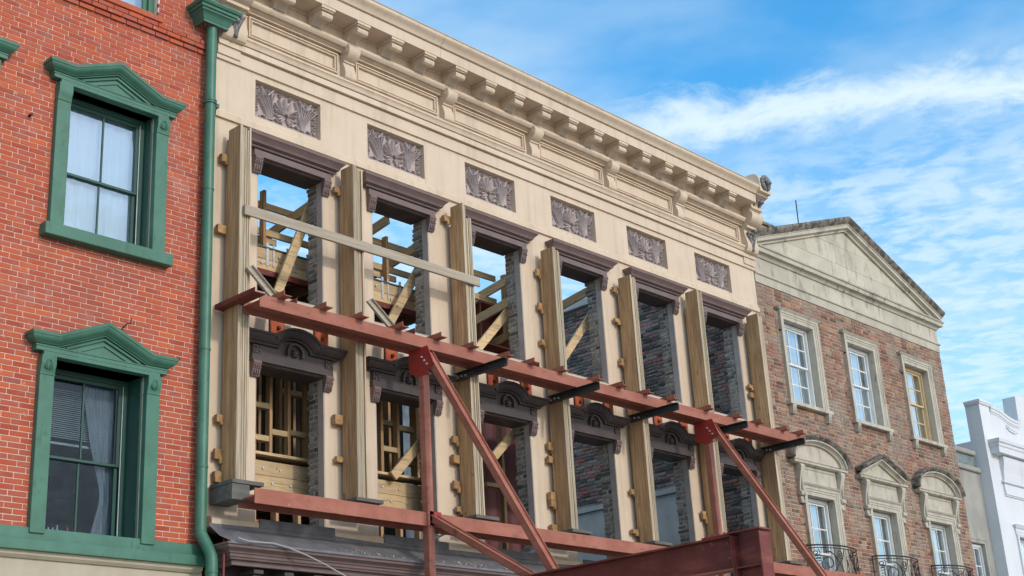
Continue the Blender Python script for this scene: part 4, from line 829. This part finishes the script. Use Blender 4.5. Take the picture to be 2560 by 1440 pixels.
# raking frames
def raker(xc, lab, ze, ye, low):
    T = thing('raking_frame', lab, 'steel frame', (xc, -.6, 3.7), 'raking steel frames')
    cx = xc-.045
    B('column', 'primer', T, cx-.052, cx+.052, -.705, -.60, 3.72, 6.83, bevel=.008)
    g = MB(); g.grid([[(x, y, z) for y, z in ((-.45, 7.175), (-.45, 6.87), (-.62, 6.80), (-.72, 6.80), (-.90, 6.92), (-.80, 7.175))] for x in (xc-.105, xc-.090)], closed=True).build('gusset', 'primer_red', T)
    B('cap_plate', 'primer_red', T, xc-.089, xc+.03, -.72, -.58, 6.831, 6.85); B('cap_block', 'primer_red', T, xc-.089, xc+.0, -.69, -.60, 6.851, 7.17)
    for q in range(3): MB().tube([(xc-.125, -.70-.045*q, 7.04-.055*q), (xc-.105, -.70-.045*q, 7.04-.055*q)], .014, 6).build('bolt', 'galv', T)
    def chan(a, b, w, dp, name='brace'):
        a, b = Vector(a), Vector(b); d = (b-a).normalized(); up = Vector((1, 0, 0)).cross(d).normalized()
        if up.y > 0: up = -up
        m = MB(); m.obox((a+b)/2, (b-a)/2, Vector((w/2, 0, 0)), up*.006)
        for s in (-1, 1): m.obox((a+b)/2+Vector((s*(w/2-.006), 0, 0))+up*(-dp/2 if s < 0 else dp*.16), (b-a)/2, Vector((.006, 0, 0)), up*(dp/2 if s < 0 else dp*.22))
        m.obox((a+b)/2-up*dp, (b-a)/2, Vector((w/2, 0, 0)), up*.006)
        m.build(name, 'primer', T, bevel=.0015)
    chan((xc-.035, -.77, 7.10), (xc-.035, ye, ze), .085, .075)
    if low:
        chan((xc+.01, -.71, 5.0), (xc+.01, -2.25, 4.08), .085, .07)
        B('end_gusset', 'primer_red', T, xc-.065, xc+.13, -.705, -.684, 4.885, 5.065); 
        for z in (4.93, 5.01): MB().tube([(xc-.04, -.722, z), (xc-.04, -.705, z)], .016, 6).build('bolt', 'primer_dk', T)
raker(2.235, 'red steel column and raking braces in front of the second window bay', 4.07, -2.66, True)
raker(8.42, 'red steel column and raking brace in front of the fifth window bay', 4.05, -2.68, False)
GD = thing('steel_girder', 'dark red steel girder with end column reaching towards the street', 'girder', (2.19, -4, 0))
gx = 2.185
B('top_flange', 'primer_dk', GD, gx-.085, gx+.085, -5.10, -.72, 4.03, 4.048); B('bottom_flange', 'primer', GD, gx-.085, gx+.085, -5.10, -.72, 3.70, 3.715); B('web', 'primer_dk', GD, gx-.006, gx+.006, -5.10, -.72, 3.716, 4.029)
B('stiffener', 'primer_dk', GD, gx-.085, gx+.085, -5.135, -5.12, 2.2, 4.03); B('column_flange', 'primer_dk', GD, gx-.10, gx+.10, -5.45, -5.432, .1, 4.03); B('column_web', 'primer_dk', GD, gx-.006, gx+.006, -5.431, -5.136, .1, 4.03); B('column_flange', 'primer_dk', GD, gx-.10, gx+.10, -5.117, -5.102, .1, 4.028)
B('cap_plate', 'primer_dk', GD, gx-.12, gx+.12, -5.47, -5.08, 4.05, 4.066); B('stiffener', 'primer_dk', GD, gx-.085, gx-.007, -5.43, -5.137, 3.70, 3.715)
B('splice_plate', 'primer_red', GD, gx-.09, gx+.09, -5.06, -4.75, 4.05, 4.064)
for q in range(4): MB().tube([(gx-.05, -4.80-.07*q, 4.064), (gx-.05, -4.80-.07*q, 4.085)], .016, 6).build('bolt', 'primer_dk', GD)
for q in range(4): MB().tube([(gx-.04, -5.095, 3.76+.07*q), (gx-.02, -5.095, 3.76+.07*q)], .016, 6).build('bolt', 'primer_dk', GD)
G2 = thing('steel_girder', 'dark red steel girder under the second raking frame', 'girder', (8.42, -4, 0))
B('top_flange', 'primer_dk', G2, 8.335, 8.505, -5.4, -.72, 4.0, 4.018); B('web', 'primer_dk', G2, 8.414, 8.426, -5.4, -.72, 3.716, 3.999); B('bottom_flange', 'primer_dk', G2, 8.335, 8.505, -5.4, -.72, 3.70, 3.715); B('column', 'primer_dk', G2, 8.33, 8.51, -5.6, -5.401, .1, 4.018)
# loose cable on the shop cornice
cb = [(-.60, -.58, 4.50), (-.45, -.575, 4.475), (-.1, -.56, 4.485), (.1, -.565, 4.455), (.35, -.585, 4.385), (.6, -.60, 4.30), (.95, -.62, 4.16), (1.6, -.66, 3.9)]
tag(MB().tube(cb, .009, 6).build('cable', 'whitedk'), 'thin grey cable sagging across the dark shop cornice', 'cable')
tag(MB().tube([(-.62, -.36, 4.52), (-.63, -.37, 4.3), (-.64, -.38, 3.6)], .014, 6).build('conduit', 'primer_dk'), 'thin rusty conduit beside the foot of the green downpipe', 'conduit')

# ================================================================== interior framing
NWF = thing('floor_frame', 'new upper timber floor frame with joist hangers behind the tan facade', 'floor frame', (2.5, 2, 8.25))
def led(T, x0, x1, y, z0, zm, z1, name='ledger'):
    B(name, 'woodx', T, x0, x1, y, y+.04, z0, zm-.002, bevel=.002); B(name, 'woodx', T, x0, x1, y-.001, y+.04, zm+.002, z1, bevel=.002)
led(NWF, -.5, 3.62, .62, 8.28, 8.43, 8.58)
B('channel', 'primer_dk', NWF, -.5, 3.62, .60, .68, 8.20, 8.278)
for k in range(12): x = -.3+.405*k*.82; B('hanger', 'galv', NWF, x+.62, x+.66, .608, .618, 8.34, 8.66); B('hanger', 'galv', NWF, x+.73, x+.755, .608, .618, 8.34, 8.65)
for k in range(14): x = .02+.28*k; MB().tube([(x, .60, 8.50 if k % 2 else 8.36), (x, .625, 8.50 if k % 2 else 8.36)], .016, 6).build('bolt', 'galv', NWF)
for k in range(11): B('joist', 'woody', NWF, -.4+.4*k, -.36+.4*k, .662, 9, 8.28, 8.54)
B('deck', 'dark_shade', NWF, -.55, 4.1, .665, 9.2, 8.545, 8.57)
B('cap_strip', 'dark_wood', NWF, -.5, 3.62, .60, .70, 8.582, 8.60)
GR = thing('guard_rail', 'timber guard rail with posts on the upper floor seen through windows', 'guard rail', (2, .75, 8.6))
for x in (.68, 2.84, 5.3): B('post', 'woodz', GR, x, x+.045, .71, .80, 8.30, 9.46 if x < 1 else 9.36, bevel=.002)
for z in (9.24, 8.86): B('rail', 'woodx', GR, -.4, 5.2, .802, .842, z, z+.09, bevel=.002)
for x, z in ((.45, 9.14), (2.55, 9.13), (2.6, 8.76), (.45, 8.77)): B('splice', 'woodx', GR, x, x+.55, .845, .88, z, z+.085, bevel=.002)
rk_l = ['flat raking timber tie behind the first upper window', 'flat raking timber tie behind the second upper window', 'flat raking timber tie behind the third upper window', 'lower flat raking timber tie behind the third upper window', 'flat raking timber tie behind the fourth upper window', 'short high timber tie behind the second upper window']
for (x, z), l in zip(((1.20, 9.27), (3.10, 9.14), (4.98, 9.08), (4.99, 8.74), (6.84, 9.31), (2.56, 9.42)), rk_l):
    tag(MB().beam((x, .335, z+.0), (x, 3.4, z-.46), .04, .14).build('timber_tie', 'woody', None, bevel=.002), l, 'timber', 'raking timber ties behind the facade')
br_l = ['diagonal timber brace behind the first upper window', 'diagonal timber brace behind the second lower window', 'diagonal timber brace behind the second upper window', 'diagonal timber brace behind the third upper window', 'diagonal timber brace behind the fourth upper window', 'diagonal timber brace behind the third lower window']
for ((x0, z0), (x1, z1)), l in zip((((.70, 7.92), (1.30, 9.40)), ((2.616, 5.774), (3.25, 6.42)), ((2.60, 7.88), (3.25, 8.92)), ((4.33, 7.87), (5.2, 8.77)), ((6.15, 7.98), (7.05, 9.0)), ((4.579, 6.31), (5.25, 6.93))), br_l):
    tag(MB().beam((x0, .44, z0), (x1, .44, z1), .04, .13, side=(0, 1, 0)).build('timber_brace', 'woodx', None, bevel=.002), l, 'brace', 'diagonal timber braces behind the windows')
LF = thing('floor_frame', 'new lower timber floor frame and stud wall behind the lower windows', 'floor frame', (2.5, 2, 5.3))
led(LF, -.5, 3.62, .56, 5.36, 5.56, 5.74)
B('sole_plate', 'woodx', LF, -.5, 3.62, .50, .74, 5.80, 5.835, bevel=.002)
for k in range(26): x = .02+.14*k+rnd(-.02, .02); z = 5.47 if k % 2 else 5.645; MB().tube([(x, .545, z), (x, .562, z)], .017, 6).build('bolt', 'galv', LF)
for x in (.05, .39, .745, 1.035, 1.325, 1.42, 1.9, 2.25, 2.60, 2.90, 3.21, 3.55): B('stud', 'woodz', LF, x, x+.045, .64, .73, 5.836, 7.25, bevel=.002)
for x0, x1, z in ((.436, .744, 6.02), (.436, .744, 6.44), (.792, 1.034, 6.12), (1.082, 1.324, 6.15), (2.646, 2.899, 6.17), (2.947, 3.209, 6.50), (2.947, 3.209, 6.03), (1.947, 2.249, 6.2)): B('nogging', 'woodx', LF, x0, x1, .645, .73, z, z+.07, bevel=.002)
for k in range(11): B('joist', 'woody', LF, -.4+.4*k, -.36+.4*k, .602, 9, 5.45, 5.72)
B('deck', 'dark_shade', LF, -.55, 4.1, .75, 9.2, 5.725, 5.75)
for k in range(8): B('stud', 'woodz', LF, .8+.62*k, .845+.62*k, 2.6, 2.7, 5.76, 8.26)
for k in range(9): B('stud', 'woodz', LF, .55+.41*k, .595+.41*k, 1.25, 1.34, 5.76, 8.26)
for x0, z in ((.596, 6.7), (1.416, 6.9), (2.236, 6.6), (3.056, 6.75)): B('nogging', 'woodx', LF, x0, x0+.363, 1.25, 1.34, z, z+.07)
B('stud_wall', 'dark_shade', LF, -.55, 6.3, 4.2, 4.3, 4.2, 8.25)
for k in range(10): B('stud', 'woodz', LF, .25+.335*k, .295+.335*k, .30, .40, 3.9, 5.30)
B('floor_channel', 'rust', LF, .05, .62, .33, .42, 4.82, 4.95)
B('low_deck', 'dark_shade', LF, -.55, 11, .5, 9.2, 3.8, 3.85)
for i in range(1, 5):
    x = .95+PT*i
    for dy in (0, .1):
        tag(MB().tube([(x-.12, .05+dy, 4.82+.04*dy), (x+.04, -.28+dy, 4.93)], .009, 6).build('tie_rod', 'galv'), 'thin %s steel tie rod below the lower beam under the %s window opening' % (('front', 'rear')[dy > 0], NTH[i]), 'rod', 'steel tie rods under the lower beam')
STF = thing('box_girder', 'maroon steel box frame standing inside behind the third window bay', 'steel frame', (6, 2.4, 3.8))
for x in (5.75, 6.38, 7.15): B('rib', 'primer', STF, x, x+.02, 2.30, 2.62, 7.2, 9.62)
for z in (9.60, 8.88, 7.2): B('plate', 'primer', STF, 5.72, 7.2, 2.29, 2.63, z, z+.02)
B('web', 'primer_dk', STF, 5.72, 7.2, 2.60, 2.61, 7.2, 9.6)
for q in range(4): MB().tube([(5.9, 2.57, 9.0+.13*q), (5.9, 2.6, 9.0+.13*q)], .025, 6).build('bolt', 'primer', STF)
MB().grid([[(4.75+.12*k, 1.75+(.03 if k % 2 else 0), z) for k in range(16)] for z in (3.9, 7.3)], cap=False).build('sheeting', 'purple', STF)
B('post', 'woodz', STF, 5.55, 5.60, 1.2, 1.29, 3.9, 7.2)
for z in (5.5, 6.1, 6.6): B('nogging', 'woodx', STF, 5.2, 5.549, 1.2, 1.29, z, z+.06)
